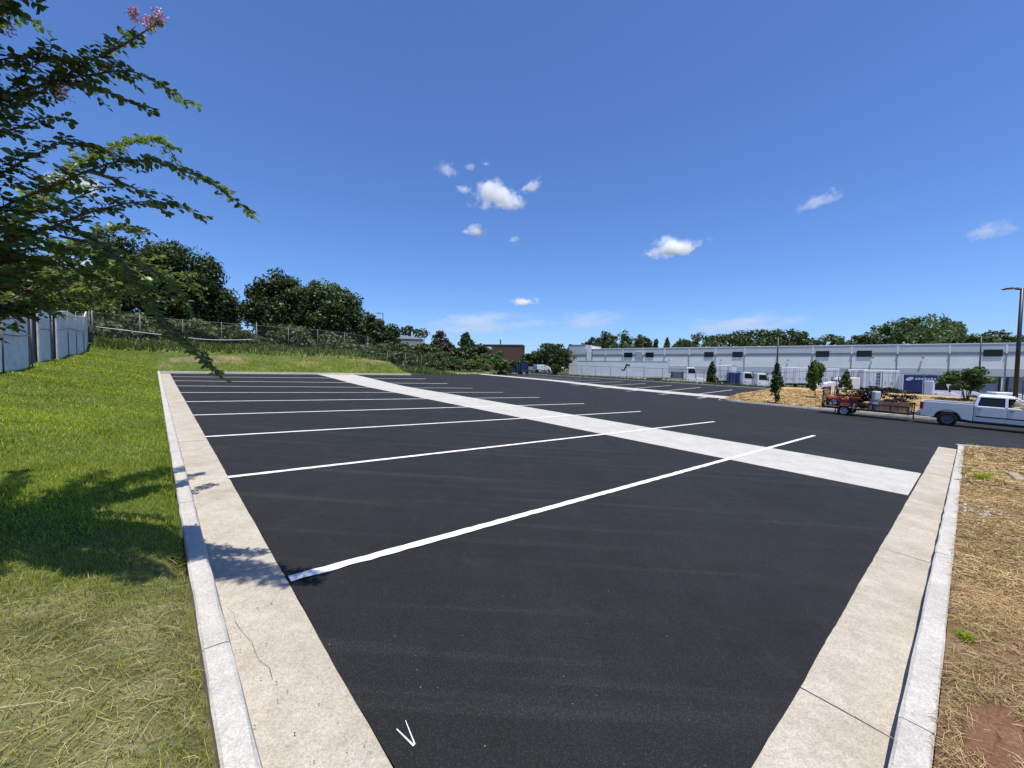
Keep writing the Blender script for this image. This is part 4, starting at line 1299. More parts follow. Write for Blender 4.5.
for a, b in ((79.4, 77.0), (72.9, 70.7), (56.8, 54.6), (49.8, 47.5), (31.6, 29.1), (23.8, 21.2), (3.2, 0.6), (-5.0, -7.3), (-17.0, -19.5)):
    m = MB(); wbox(m, b - 0.07, a + 0.07, -0.10, -0.046, 5.40, 6.86); f = wpart(m, 'window', MT['black'])
    m = MB(); wbox(m, b, a, -0.125, -0.101, 5.47, 6.79); g = m.build('pane', MT['glass'], f)
m = MB(); wbox(m, 73.9, 76.0, -0.14, -0.046, 5.15, 7.2)
for z in np.linspace(5.3, 7.05, 9): wbox(m, 74.0, 75.9, -0.20, -0.141, z, z + 0.10)
wpart(m, 'louvre', MT['wall_mid'])
for i, t in enumerate(np.arange(-36, 84, 4.1)):           # dock doors and bumpers
    if min(abs(t + 1.4 - j) for j in JT) < 1.7: continue
    m = MB(); wbox(m, t, t + 2.8, -0.09, -0.042, -2.2, 0.85); d_ = wpart(m, 'dock_door', MT['dock'])
    m = MB(); wbox(m, t - 0.25, t - 0.003, -0.45, -0.042, -2.2, 1.05); wbox(m, t + 2.803, t + 3.05, -0.45, -0.042, -2.2, 1.05); wbox(m, t - 0.25, t + 3.05, -0.45, -0.042, 1.053, 1.14)
    q_ = m.build('dock_shelter', MT['black'], d_)
# taller office bay at the left corner
m = MB(); wbox(m, 92.0, 97.8, -0.6, 14, -4.4, 9.35); wpart(m, 'corner_bay', MT['wall_white'])
m = MB(); wbox(m, 91.99, 97.82, -0.64, 14.05, 6.40, 9.40); wpart(m, 'corner_band', MT['wall_grey'])
m = MB(); wbox(m, 91.985, 97.83, -0.645, 14.06, 5.74, 6.397); wpart(m, 'corner_stripe', MT['wall_dark'])
m = MB(); wbox(m, 91.95, 97.86, -0.70, 14.1, 9.403, 9.58); wpart(m, 'corner_coping', MT['wall_dark'])
m = MB(); wbox(m, 90.0, 91.6, -0.7, -0.047, 1.2, 9.3); wpart(m, 'fin_wall', MT['trim'])
m = MB(); m.tube([wt(89.7, -0.75, 8.1), wt(89.7, -0.75, 1.0)], 0.12, 8); wpart(m, 'standpipe', MT['black'])
for t in (66.2, 52.6, 37.3, 21.0, 12.5):
    m = MB(); m.box(wt(t, -0.25, 4.6 if t > 30 else 5.2), (0.35, 0.3, 0.3), 0, Matrix.Rotation(math.atan2(WD.y, WD.x), 3, 'Z')); wpart(m, 'wall_lamp', MT['wall_dark'], bevel=0.03)
for t in (58, 50.5, 29.5, 26.5, 12.0, 44):
    m = MB(); m.box(wt(t, 14, 8.3), (1.0, 1.0, 0.7), 0); m.tube([wt(t, 14, 8.6), wt(t, 14, 9.0)], 0.25, 8); wpart(m, 'roof_vent', MT['trim'], bevel=0.05)

# ------------------------------------------------------------------ far buildings
c = at(410, 348, 84); gz = 0.6
bd = thing('block_building', 'small grey block building with a pale end wall behind the bank', 'building', (c.x, c.y, gz), R(12))
top = at(410, 339.5, 84).z - gz
m = MB(); m.box((0, 2.5, top / 2 - 1), (5.0, 9, top + 2)); m.build('wall', MT['greywall'], bd)
m = MB(); m.hexa([(-2.6, -2.1, top), (2.65, -2.1, top), (2.65, 7.1, top), (-2.6, 7.1, top)], [(-2.6, -2.1, top + 0.9), (2.65, -2.1, top + 0.12), (2.65, 7.1, top + 0.12), (-2.6, 7.1, top + 0.9)]); m.build('roof', MT['wall_mid'], bd)
m = MB(); m.box((1.2, -2.03, top * 0.5), (0.9, 0.05, 2.0)); m.build('door', MT['wall_dark'], bd)
c = at(498, 350, 150); gz = 0.0
bd = thing('brick_building', 'low brown brick building with a pale sign panel beyond the shrubs', 'building', (c.x, c.y, gz), R(-6))
top = at(498, 345, 150).z
m = MB(); m.box((0, 6, top / 2 - 1.5), (18, 12, top + 3)); m.build('wall', MT['brick'], bd)
m = MB(); m.box((-9.8, 7.5, (top - 1.2) / 2 - 1.5), (8, 10, top + 1.8)); m.build('side_wing', MT['brick'], bd)
m = MB(); m.box((0, 6, top + 0.12), (18.3, 12.3, 0.25)); m.build('roof_edge', MT['wall_dark'], bd)
m = MB(); m.box((-3.6, -0.09, top - 1.4), (2.4, 0.15, 1.3)); m.build('sign_panel', MT['trim'], bd)
for x in (-7.2,):
    m = MB(); m.box((x, -0.06, top - 3.1), (1.5, 0.1, 1.3)); f = m.build('window', MT['wall_dark'], bd)
    m = MB(); m.box((x, -0.125, top - 3.1), (1.3, 0.03, 1.1)); m.build('pane', MT['glass'], f)
m = MB(); m.tube([(0.5, 3, top + 0.2), (0.5, 3, top + 2.2)], 0.25, 8); m.build('flue', MT['brick'], bd)


# ------------------------------------------------------------------ vehicles
def wheel(parent, x, y, r, w, side, z=None, rimmat='steel', rr=0.62):
    z = r if z is None else z
    m = MB(); h = w / 2
    m.lathe_y([(r * 0.58, -h * 0.8), (r * 0.9, -h), (r * 0.985, -h * 0.75), (r, 0), (r * 0.985, h * 0.75), (r * 0.9, h), (r * 0.58, h * 0.8)], (x, y, z), 28)
    o = m.build('wheel', MT['rubber'], parent, True)
    m = MB(); s = side
    m.lathe_y([(0.0, s * h * 0.62), (r * 0.16, s * h * 0.62), (r * 0.2, s * h * 0.45), (r * 0.42, s * h * 0.40), (r * 0.5, s * h * 0.72), (r * rr, s * h * 0.86), (r * rr, -s * h * 0.7), (0, -s * h * 0.7)], (x, y, z), 24)
    for k_ in range(6):
        a = k_ * math.pi / 3 + 0.3; m.box((x + r * 0.32 * math.cos(a), y + s * h * 0.46, z + r * 0.32 * math.sin(a)), (r * 0.10, 0.03, r * 0.10))
    m.build('rim', MT[rimmat], o, True)
    return o


def arc(cx, cz, r, a0, a1, n=12):
    return [(cx + r * math.cos(R(a0 + (a1 - a0) * i / n)), cz + r * math.sin(R(a0 + (a1 - a0) * i / n))) for i in range(n + 1)]


def pickup(label, mat='silver'):
    t = thing('pickup_truck', label, 'pickup truck')
    # front body and cab base with wheel arches
    A = arc(2.02, 0.42, 0.53, 172, 8)
    prof = [(-0.92, 0.42)] + A[:1] + A[1:] + [(2.72, 0.44), (2.92, 0.58), (2.93, 0.98), (2.82, 1.13), (2.1, 1.21), (1.42, 1.25), (1.34, 1.30), (-0.92, 1.30)]
    m = MB(); m.prism_y(prof, -0.99, 0.99); m.build('body', MT[mat], t, False, 0.05)
    Ar = arc(-1.88, 0.42, 0.53, 172, 8)
    bp = [(-2.98, 0.62), (-2.86, 0.5), (-2.45, 0.46)] + Ar + [(-0.935, 0.43), (-0.935, 1.36), (-2.98, 1.36)]
    for s in (-1, 1):
        m = MB(); m.prism_y(bp, s * 0.90, s * 0.99); m.build('bed_side', MT[mat], t, False, 0.025)
    m = MB(); m.box((-1.95, 0, 0.80), (2.0, 1.78, 0.08)); m.box((-0.97, 0, 1.08), (0.06, 1.78, 0.5)); m.build('bed_floor', MT['black'], t)
    m = MB(); m.box((-2.95, 0, 1.02), (0.07, 1.78, 0.68)); m.build('tailgate', MT[mat], t, False, 0.02)
    m = MB(); m.box((-1.88, 0, 0.62), (1.3, 1.55, 0.4)); m.box((0.6, 0, 0.40), (6.2 - 0.6, 1.3, 0.22)); m.build('chassis', MT['black'], t)
    m = MB(); m.box((-3.06, 0, 0.58), (0.18, 1.95, 0.22)); m.build('bumper', MT['steel'], t, False, 0.04)
    m = MB(); m.box((2.96, 0, 0.58), (0.16, 1.98, 0.28)); m.build('bumper', MT['steel'], t, False, 0.05)
    m = MB(); m.box((2.935, 0, 0.92), (0.05, 1.2, 0.34)); m.build('grille', MT['black'], t, False, 0.015)
    for s in (-1, 1):
        m = MB(); m.box((-2.93, s * 0.945, 1.10), (0.16, 0.10, 0.40)); m.build('tail_light', MT['redlens'], t, False, 0.02)
        m = MB(); m.box((2.90, s * 0.80, 0.95), (0.10, 0.34, 0.24)); m.build('headlight', MT['lens'], t, False, 0.02)
    # cab: roof, pillars, glass
    lo, hi = 0.95, 0.76
    m = MB()
    m.hexa([(-0.80, -0.80, 1.80), (0.52, -0.80, 1.80), (0.52, 0.80, 1.80), (-0.80, 0.80, 1.80)], [(-0.74, -hi + 0.03, 1.91), (0.40, -hi + 0.03, 1.91), (0.40, hi - 0.03, 1.91), (-0.74, hi - 0.03, 1.91)])
    for s in (-1, 1):
        for (xb, xt, w) in ((-0.86, -0.76, 0.13), (0.22, 0.20, 0.11)):
            m.hexa([(xb - w / 2, s * lo - 0.04, 1.28), (xb + w / 2, s * lo - 0.04, 1.28), (xb + w / 2, s * lo + 0.02, 1.28), (xb - w / 2, s * lo + 0.02, 1.28)],
                   [(xt - w / 2, s * 0.80 - 0.05, 1.82), (xt + w / 2, s * 0.80 - 0.05, 1.82), (xt + w / 2, s * 0.80 + 0.005, 1.82), (xt - w / 2, s * 0.80 + 0.005, 1.82)])
        m.tube([(1.40, s * (lo - 0.02), 1.27), (0.50, s * 0.775, 1.83)], 0.045, 6)
        m.hexa([(-0.80, s * 0.80 - 0.03, 1.76), (0.52, s * 0.80 - 0.03, 1.76), (0.52, s * 0.80 + 0.02, 1.76), (-0.80, s * 0.80 + 0.02, 1.76)], [(-0.8, s * 0.79 - 0.03, 1.83), (0.52, s * 0.79 - 0.03, 1.83), (0.52, s * 0.79, 1.83), (-0.8, s * 0.79, 1.83)])
    m.build('cab', MT[mat], t, False, 0.012)
    m = MB(); m.hexa([(-0.90, -0.85, 1.3), (-0.88, -0.85, 1.3), (-0.88, 0.85, 1.3), (-0.90, 0.85, 1.3)], [(-0.78, -0.76, 1.80), (-0.76, -0.76, 1.80), (-0.76, 0.76, 1.80), (-0.78, 0.76, 1.80)]); m.build('rear_window', MT['glass'], t)
    m = MB(); m.hexa([(1.38, -0.90, 1.28), (1.40, -0.90, 1.28), (1.40, 0.90, 1.28), (1.38, 0.90, 1.28)], [(0.48, -0.74, 1.82), (0.50, -0.74, 1.82), (0.50, 0.74, 1.82), (0.48, 0.74, 1.82)]); m.build('windshield', MT['glass'], t)
    for s in (-1, 1):
        m = MB(); m.add([(-0.79, s * 0.945, 1.31), (0.16, s * 0.945, 1.31), (0.15, s * 0.80, 1.77), (-0.69, s * 0.80, 1.77)] + [(-0.79, s * 0.925, 1.31), (0.16, s * 0.925, 1.31), (0.15, s * 0.78, 1.77), (-0.69, s * 0.78, 1.77)],
                        [(0, 1, 2, 3), (4, 5, 6, 7), (0, 1, 5, 4), (1, 2, 6, 5), (2, 3, 7, 6), (3, 0, 4, 7)])
        m.build('side_window', MT['glass'], t)
        for x0, x1 in ((-0.86, 0.20), (0.25, 1.40)):
            m = MB(); m.box(((x0 + x1) / 2, s * 0.992, 0.86), (x1 - x0 - 0.03, 0.018, 0.80)); d_ = m.build('door', MT[mat], t, False, 0.012)
            m = MB(); m.box((x0 + 0.14, s * 1.02, 1.14), (0.18, 0.035, 0.04)); m.build('handle', MT['black'], d_, False, 0.01)
        m = MB(); m.box((0.27, s * 1.004, 0.72), (2.2, 0.02, 0.07)); m.build('side_moulding', MT['black'], t, False, 0.008)
        m = MB(); m.box((1.22, s * 1.12, 1.36), (0.10, 0.22, 0.20)); m.build('side_mirror', MT['black'], t, False, 0.03)
        m = MB(); m.box((0.35, s * 1.02, 0.44), (2.3, 0.12, 0.06)); m.build('sill', MT['black'], t, False, 0.01)
        for x in (-1.88, 2.02): wheel(t, x, s * 0.86, 0.41, 0.27, s, rimmat='fencegrey')
    m = MB()
    for x in (-0.45, 0.62):
        for y in (-0.42, 0.42):
            m.box((x, y, 1.0), (0.5, 0.5, 0.25)); m.box((x - 0.26, y, 1.28), (0.14, 0.48, 0.62)); m.box((x - 0.28, y, 1.66), (0.09, 0.26, 0.18))
    m.build('seat', MT['black'], t, False, 0.03)
    return t


SLOPE_EL = Vector(tuple(EL)); SLOPE_ER = Vector(tuple(ER))
pk = pickup('silver crew cab pickup parked on the road with a passenger in a yellow shirt')
pk_pos = W(34.7, -1.05); orient(pk, pk_pos, -SLOPE_EL)
bpy.context.view_layer.update()
PM = pk.matrix_world.copy()


def person():
    """seated passenger, arm on the window sill"""
    J = [((0.50, -0.44, 1.02), .15), ((0.44, -0.44, 1.22), .15), ((0.40, -0.44, 1.42), .15), ((0.40, -0.44, 1.50), .07), ((0.42, -0.44, 1.56), .055), ((0.44, -0.44, 1.64), .095), ((0.44, -0.44, 1.71), .085),
         ((0.42, -0.62, 1.41), .06), ((0.46, -0.76, 1.31), .05), ((0.62, -0.90, 1.335), .042), ((0.80, -0.97, 1.33), .034), ((0.90, -0.975, 1.325), .03),
         ((0.42, -0.26, 1.41), .06), ((0.56, -0.20, 1.22), .05), ((0.78, -0.26, 1.18), .04), ((0.86, -0.28, 1.18), .03),
         ((0.56, -0.36, 1.02), .10), ((0.98, -0.34, 1.08), .075), ((1.02, -0.34, 0.75), .05), ((0.56, -0.54, 1.02), .10), ((0.98, -0.55, 1.08), .075), ((1.02, -0.55, 0.75), .05)]
    for k_ in range(4): J += [((0.955 + 0.01 * k_, -0.985 + 0.016 * k_, 1.318), .009), ((0.995 + 0.006 * k_, -0.99 + 0.018 * k_, 1.305), .008)]
    J += [((0.925, -0.945, 1.335), .010), ((0.955, -0.925, 1.335), .009)]
    E_ = [(0, 1), (1, 2), (2, 3), (3, 4), (4, 5), (5, 6), (2, 7), (7, 8), (8, 9), (9, 10), (10, 11), (2, 12), (12, 13), (13, 14), (14, 15), (0, 16), (16, 17), (17, 18), (0, 19), (19, 20), (20, 21)]
    for k_ in range(4): E_ += [(11, 22 + 2 * k_), (22 + 2 * k_, 23 + 2 * k_)]
    E_ += [(11, 30), (30, 31)]
    me = bpy.data.meshes.new('person'); me.from_pydata([j[0] for j in J], E_, [])
    o = bpy.data.objects.new('person', me); COL.objects.link(o)
    for mm in ('skin', 'hivis', 'denim'): me.materials.append(MT[mm])
    md = o.modifiers.new('skin', 'SKIN'); md.use_smooth_shade = True
    for i, (p_, r_) in enumerate(J): me.skin_vertices[0].data[i].radius = (r_, r_)
    me.skin_vertices[0].data[0].use_root = True
    s_ = o.modifiers.new('sub', 'SUBSURF'); s_.levels = 1; s_.render_levels = 1
    dg = bpy.context.evaluated_depsgraph_get(); ev = o.evaluated_get(dg); me2 = bpy.data.meshes.new_from_object(ev)
    o.modifiers.clear(); o.data = me2; me2.name = 'person'
    me2.materials.clear()
    for mm in ('skin', 'hivis', 'denim'): me2.materials.append(MT[mm])
    for f in me2.polygons:
        c_ = f.center
        f.material_index = 2 if c_.z < 1.12 and c_.x > 0.52 else (1 if (c_.z < 1.515 and c_.x < 0.66 and c_.z > 0.9) else 0)
        f.use_smooth = True
    m = MB(); m.ball((0.425, -0.44, 1.715), (0.108, 0.098, 0.085), 12); h_ = m.build('hair', MT['hair'], o, True)
    m = MB(); m.ball((0.535, -0.44, 1.645), (0.02, 0.016, 0.022), 8); m.ball((0.45, -0.535, 1.65), (0.022, 0.012, 0.03), 8); m.ball((0.45, -0.345, 1.65), (0.022, 0.012, 0.03), 8); m.build('face', MT['skin'], o, True)
    tag(o, 'passenger in a bright yellow shirt resting an arm on the pickup window', 'person')
    o.matrix_world = PM
    return o


person()


def semi(label, hood=1.9, cab_w=2.3, roof=2.95, sleeper=0.0, name='semi_tractor', mat='whitepaint', cat='truck', rear=True, group='white trucks parked behind the fence', fair=True, day=False):
    """bonneted truck: cab, sloping bonnet, glass, wheels"""
    t = thing(name, label, cat, (0, 0, 0), 0, group)
    w = cab_w / 2; fl = 1.05; x0 = (-0.85 if day else -1.5) - sleeper
    poly = [(x0, fl), (0.55, fl), (0.62, 1.75), (0.30, roof - 0.12), (0.1, roof), (x0, roof + (0.35 if fair else 0))]
    m = MB(); m.prism_y(poly, -w, w); m.build('cab', MT[mat], t, False, 0.07)
    hx = 0.58 + hood; A = arc(hx - 0.72, 0.55, 0.66, 170, 12)
    hp = [(0.60, 0.75)] + A + [(hx, 0.62), (hx + 0.06, 1.25), (hx - 0.18, 1.52), (0.66, 1.86)]
    m = MB(); m.prism_y(hp, -w * 0.93, w * 0.93); m.build('bonnet', MT[mat], t, False, 0.12)
    m = MB(); m.hexa([(0.63, -w * .88, 1.80), (0.65, -w * .88, 1.80), (0.65, w * .88, 1.80), (0.63, w * .88, 1.80)], [(0.315, -w * .84, roof - 0.2), (0.335, -w * .84, roof - 0.2), (0.335, w * .84, roof - 0.2), (0.315, w * .84, roof - 0.2)]); m.build('windshield', MT['glass'], t)
    for s in (-1, 1):
        m = MB(); m.add([(-0.62, s * (w + .006), roof - 1.0), (0.52, s * (w + .006), roof - 1.0), (0.28, s * (w + .006), roof - 0.24), (-0.62, s * (w + .006), roof - 0.24), (-0.62, s * (w - .02), roof - 1.0), (0.52, s * (w - .02), roof - 1.0), (0.28, s * (w - .02), roof - 0.24), (-0.62, s * (w - .02), roof - 0.24)],
                        [(0, 1, 2, 3), (4, 5, 6, 7), (0, 1, 5, 4), (1, 2, 6, 5), (2, 3, 7, 6), (3, 0, 4, 7)]); m.build('side_window', MT['glass'], t)
        m = MB(); m.box((-0.05, s * (w + 0.008), 1.35), (1.2, 0.022, 0.66)); d_ = m.build('door', MT[mat], t, False, 0.008)
        m = MB(); m.box((-0.5, s * (w + 0.04), 1.60), (0.16, 0.04, 0.05)); m.build('handle', MT['black'], d_)
        m = MB(); m.box((0.50, s * (w + 0.25), 2.1), (0.08, 0.2, 0.6)); m.tube([(0.45, s * w, 2.3), (0.5, s * (w + .2), 2.3)], 0.02, 5); m.build('side_mirror', MT['black'], t, False, 0.03)
        m = MB(); m.box((hx - 0.02, s * w * 0.74, 1.12), (0.16, 0.26, 0.22)); m.build('headlight', MT['lens'], t, False, 0.03)
        wheel(t, hx - 0.72, s * (w - 0.2), 0.50, 0.3, s, rimmat='galv')
        if rear:
            for x in (x0 - 1.5, x0 - 2.75): wheel(t, x, s * (w - 0.28), 0.50, 0.55, s, rimmat='galv')
        m = MB(); m.lathe_y([(0, -0.55), (0.30, -0.55), (0.32, -0.5), (0.32, 0.5), (0.30, 0.55), (0, 0.55)], (0, 0, 0), 14)
        o = m.build('fuel_tank', MT['steel'], t, True); o.location = (-0.6, s * (w - 0.3), 0.72); o.rotation_euler = (0, 0, R(90))
    m = MB(); m.box((hx + 0.06, 0, 0.62), (0.24, cab_w * 0.98, 0.32)); m.build('bumper', MT['steel'], t, False, 0.05)
    m = MB(); m.box((hx + 0.035, 0, 1.12), (0.08, cab_w * 0.45, 0.55)); m.build('grille', MT['black'], t, False, 0.02)
    m = MB(); xl = x0 - 3.3 if rear else x0
    for s in (-1, 1): m.box(((xl + hx) / 2, s * 0.4, 0.78), (hx - xl - 0.2, 0.12, 0.25))
    m.build('frame_rails', MT['black'], t)
    return t


def van_trailer(label, length=16.0, mat='trailerwhite', group='white trailers at the loading docks', hgt=2.85, name='box_trailer', cat='trailer'):
    """origin under the rear doors, body running along +x"""
    t = thing(name, label, cat, (0, 0, 0), 0, group)
    fl = 1.15
    m = MB(); m.box((length / 2, 0, fl + hgt / 2), (length, 2.55, hgt)); m.build('box', MT[mat], t, False, 0.04)
    for s in (-1, 1):
        m = MB(); m.box((-0.02, s * 0.63, fl + hgt / 2), (0.05, 1.2, hgt - 0.16)); d_ = m.build('rear_door', MT[mat], t, False, 0.012)
        m = MB()
        for y in (0.2, 0.45): m.tube([(-0.065, s * (0.63 + (y - 0.3)), fl + 0.1), (-0.065, s * (0.63 + (y - 0.3)), fl + hgt - 0.1)], 0.02, 6)
        m.box((-0.07, s * 0.4, fl + 0.95), (0.04, 0.35, 0.05)); m.build('lock_rod', MT['galv'], d_)
        m = MB(); m.box((length / 2, s * 1.285, fl + 0.08), (length - 0.1, 0.03, 0.15)); m.box((length / 2, s * 1.285, fl + hgt - 0.06), (length - 0.1, 0.03, 0.11)); m.build('side_rail', MT['galv'], t)
        m = MB(); m.box((-0.03, s * 1.1, fl - 0.08), (0.05, 0.16, 0.10)); m.build('tail_light', MT['redlens'], t)
        for x in (1.6, 2.85): wheel(t, x, s * 0.98, 0.5, 0.5, s, rimmat='galv')
        m = MB(); m.box((length - 3.0, s * 0.7, 0.62), (0.14, 0.14, 1.05)); m.box((length - 3.0, s * 0.7, 0.06), (0.3, 0.3, 0.06)); m.build('landing_leg', MT['galv'], t)
    m = MB(); m.box((0.02, 0, 0.62), (0.1, 2.3, 0.1)); m.box((0.05, 0.6, 0.88), (0.08, 0.08, 0.5)); m.box((0.05, -0.6, 0.88), (0.08, 0.08, 0.5)); m.box((2.2, 0, 0.92), (2.8, 1.1, 0.2)); m.build('underride_guard', MT['black'], t)
    return t


def put(o, u, Y, xdir, dz=0.0):
    g = seat(u, Y, dz); orient(o, g, xdir); return o


FENCE_R = Vector((ER[0], ER[1], 0)); FENCE_L = Vector((EL[0], EL[1], 0))
# grey trailer with a mark on its side, broadside to the lot
gt = van_trailer('long grey box trailer with a small dark mark on its side', 16.2, 'trailergrey', None, 3.0)
a = at(667, 372, 74); b = at(596, 372, 77.5)
a.z = -0.78; orient(gt, a, (b - a) * Vector((1, 1, 0)))
# the mark: two slanted dark strokes and faint bars of lettering, on the side that faces the lot
mk = MB()
fx = lambda x, z: (x, 1.296, z)
mk.prism_y([(7.45, 2.35), (7.72, 2.35), (7.30, 3.35), (7.0, 3.35)][::-1], 1.279, 1.287)
mk.prism_y([(6.55, 3.18), (7.30, 3.36), (7.22, 3.62), (6.45, 3.45)], 1.279, 1.287)
mk.prism_y([(7.70, 2.3), (8.1, 2.45), (8.0, 2.65), (7.62, 2.5)], 1.279, 1.287)
mk_o = mk.build('mark', MT['black'], gt)
mk = MB()
for i in range(9): mk.prism_y([(5.9 - i * 0.30, 2.95), (6.1 - i * 0.30, 2.95), (6.06 - i * 0.30, 3.25 + 0.05 * (i % 3)), (5.88 - i * 0.30, 3.25)], 1.279, 1.285)
for i in range(7): mk.prism_y([(5.9 - i * 0.34, 2.45), (6.14 - i * 0.34, 2.45), (6.14 - i * 0.34, 2.55), (5.9 - i * 0.34, 2.55)], 1.279, 1.285)
mk.build('lettering', MT['wall_mid'], gt)

s1 = semi('white tractor with a sloping bonnet parked between the grey trailer and the pointed evergreen', 2.3, 2.4, 3.5, sleeper=0.0, day=True, fair=False); put(s1, 692, 66, Vector((0.93, -0.36, 0)))
s2 = semi('white tractor parked directly right of the blue container on the truck court', 1.0, 2.3, 3.05, name='work_truck', rear=True, fair=False, day=True); put(s2, 748, 64, Vector((0.93, -0.36, 0)))
s3 = semi('white work truck with a short bonnet parked left of the thin utility pole', 1.5, 2.3, 3.0, name='work_truck', rear=True, fair=False, day=True); put(s3, 762, 60, Vector((0.95, -0.31, 0)))
s4 = semi('white tractor facing left with a black wheel arch behind the trailer ramp', 1.7, 2.2, 2.35, rear=True, fair=False); put(s4, 841, 47, Vector((-0.9, 0.43, 0)))
s5 = semi('white truck cab seen side on behind the pickup tailgate', 1.0, 2.3, 3.0, name='work_truck', rear=False, fair=False, day=True); put(s5, 938, 46, Vector((0.90, -0.43, 0)))
s6 = semi('white truck with a low bonnet partly hidden by the spreading young tree', 1.7, 2.2, 2.6, rear=True, fair=False); put(s6, 953, 53, Vector((0.86, -0.50, 0)))
s7 = semi('white truck standing at the right edge behind the lamp post', 1.7, 2.2, 2.0, name='work_truck', rear=True, fair=False); put(s7, 1012, 45, Vector((0.86, -0.50, 0)))


def container(label, L_, mat, hgt, name='container', cat='container'):
    t = thing(name, label, cat)
    m = MB(); n = int(L_ / 0.28)
    for s in (-1, 1):
        vs, fs = [], []
        for i in range(n * 2 + 1):
            x = L_ * i / (2 * n); o_ = s * (1.2 + (0.04 if (i // 1) % 4 in (1, 2) else 0))
            vs += [(x, o_, 0.12), (x, o_, hgt - 0.05), (x, o_ - s * 0.06, hgt - 0.05), (x, o_ - s * 0.06, 0.12)]
        for i in range(n * 2):
            for j in range(4): fs.append((i * 4 + j, i * 4 + (j + 1) % 4, (i + 1) * 4 + (j + 1) % 4, (i + 1) * 4 + j))
        m.add(vs, fs)
    m.box((L_ / 2, 0, hgt - 0.04), (L_ + 0.02, 2.5, 0.08)); m.box((L_ / 2, 0, 0.1), (L_, 2.4, 0.16)); m.box((L_ - 0.03, 0, hgt / 2), (0.06, 2.36, hgt - 0.3))
    m.build('shell', MT[mat], t)
    m = MB()
    for x in (0.06, L_ - 0.06):
        for s in (-1, 1): m.box((x, s * 1.22, hgt / 2), (0.14, 0.16, hgt))
    m.build('corner_post', MT[mat], t, False, 0.01)
    for s in (-1, 1):
        m = MB(); m.box((0.0, s * 0.57, hgt / 2), (0.06, 1.1, hgt - 0.25)); d_ = m.build('door', MT[mat], t, False, 0.01)
        m = MB(); m.tube([(-0.05, s * 0.4, 0.2), (-0.05, s * 0.4, hgt - 0.2)], 0.02, 6); m.tube([(-0.05, s * 0.8, 0.2), (-0.05, s * 0.8, hgt - 0.2)], 0.02, 6); m.build('lock_rod', MT['galv'], d_)
    return t


c1 = container('dark blue steel container between the white trailers and the white work trucks', 6.1, 'blue', 2.75); put(c1, 737, 71, Vector((0.35, 0.93, 0)))
c2 = container('small blue container beside the white boxes at the far end of the lot', 2.4, 'blue', 2.0); put(c2, 516, 79, Vector((0.6, 0.8, 0)))
wb = container('white steel box right of the small blue container', 3.0, 'trailerwhite', 1.55); put(wb, 529, 83, Vector((0.7, 0.7, 0)))
s8 = semi('white small truck parked far off right of the white steel box', 0.9, 2.0, 2.0, name='work_truck', rear=True, fair=False); put(s8, 542, 80, Vector((0.93, 0.35, 0)))

# docked and parked trailers in front of the warehouse
TR = [(724, 74, 'white trailer end between pointed evergreen and blue container'), (790, 72, 'white trailer end just right of the thin utility pole'),
      (803, 73, 'white trailer end left of the bright green young tree'), (830, 70, 'white trailer end behind the bright green young tree'),
      (858, 68, 'white trailer end with a plain door behind the small dark young tree'), (874, 64, 'white trailer end with a column of dark lettering'),
      (889, 64, 'white trailer end left of the blue box truck')]
tproto = van_trailer('', 13.5)
for i, (u, Y, lb) in enumerate(TR):
    o = tproto if i == 0 else copy_tree(tproto)
    o['label'] = lb; put(o, u, Y, WN)
    if i == 5:
        m = MB(); random.seed(5)
        for k_ in range(4):
            z0 = 3.35 - k_ * 0.52
            for bx in ((-0.10, 0.12, 0.07, 0.40), (0.12, 0.12, 0.07, 0.40), (0.01, 0.30, 0.2, 0.07), (0.01, 0.02 + 0.1 * (k_ % 2), 0.2, 0.07)):
                m.box((-0.062, -0.55 + bx[0] * 1.4, z0 + bx[1] - 0.1), (0.012, bx[2] * 1.5, bx[3] * 0.9))
        m.build('lettering', MT['black'], o)
# blue box truck
bt = thing('box_truck', 'blue box truck with pale swoosh lettering behind the loaded utility trailer', 'truck')
m = MB(); m.box((0.5, 0, 2.15), (4.2, 2.4, 2.6)); m.build('box', MT['blue'], bt, False, 0.04)
m = MB(); m.box((2.62, 0, 2.15), (0.10, 2.42, 2.62)); m.box((-1.62, 0, 2.15), (0.06, 2.42, 2.62)); m.build('corner_trim', MT['trim'], bt, False, 0.02)
for s in (-1, 1):
    m = MB(); vs = []
    n = 20
    for k_ in range(n): vs.append((-0.9 + 0.45 * math.cos(2 * math.pi * k_ / n), 2.85 + 0.26 * math.sin(2 * math.pi * k_ / n) + 0.12 * math.cos(2 * math.pi * k_ / n)))
    m.prism_y(vs, s * 1.203, s * 1.21)
    for k_ in range(7): m.prism_y([(-0.3 + k_ * 0.34, 2.70 + 0.01 * k_), (-0.06 + k_ * 0.34, 2.70 + 0.01 * k_), (-0.02 + k_ * 0.34, 3.0), (-0.24 + k_ * 0.34, 3.0 + 0.06 * (k_ % 2))], s * 1.203, s * 1.209)
    m.build('lettering', MT['paleblue'], bt)
    for x in (-0.7, 3.35): wheel(bt, x, s * 0.95, 0.42, 0.35, s, rimmat='galv')
    m = MB(); m.add([(3.0, s * 1.056, 1.75), (3.9, s * 1.056, 1.75), (3.65, s * 1.056, 2.3), (3.0, s * 1.056, 2.3), (3.0, s * 1.03, 1.75), (3.9, s * 1.03, 1.75), (3.65, s * 1.03, 2.3), (3.0, s * 1.03, 2.3)], [(0, 1, 2, 3), (4, 5, 6, 7), (0, 1, 5, 4), (1, 2, 6, 5), (2, 3, 7, 6), (3, 0, 4, 7)]); m.build('side_window', MT['glass'], bt)
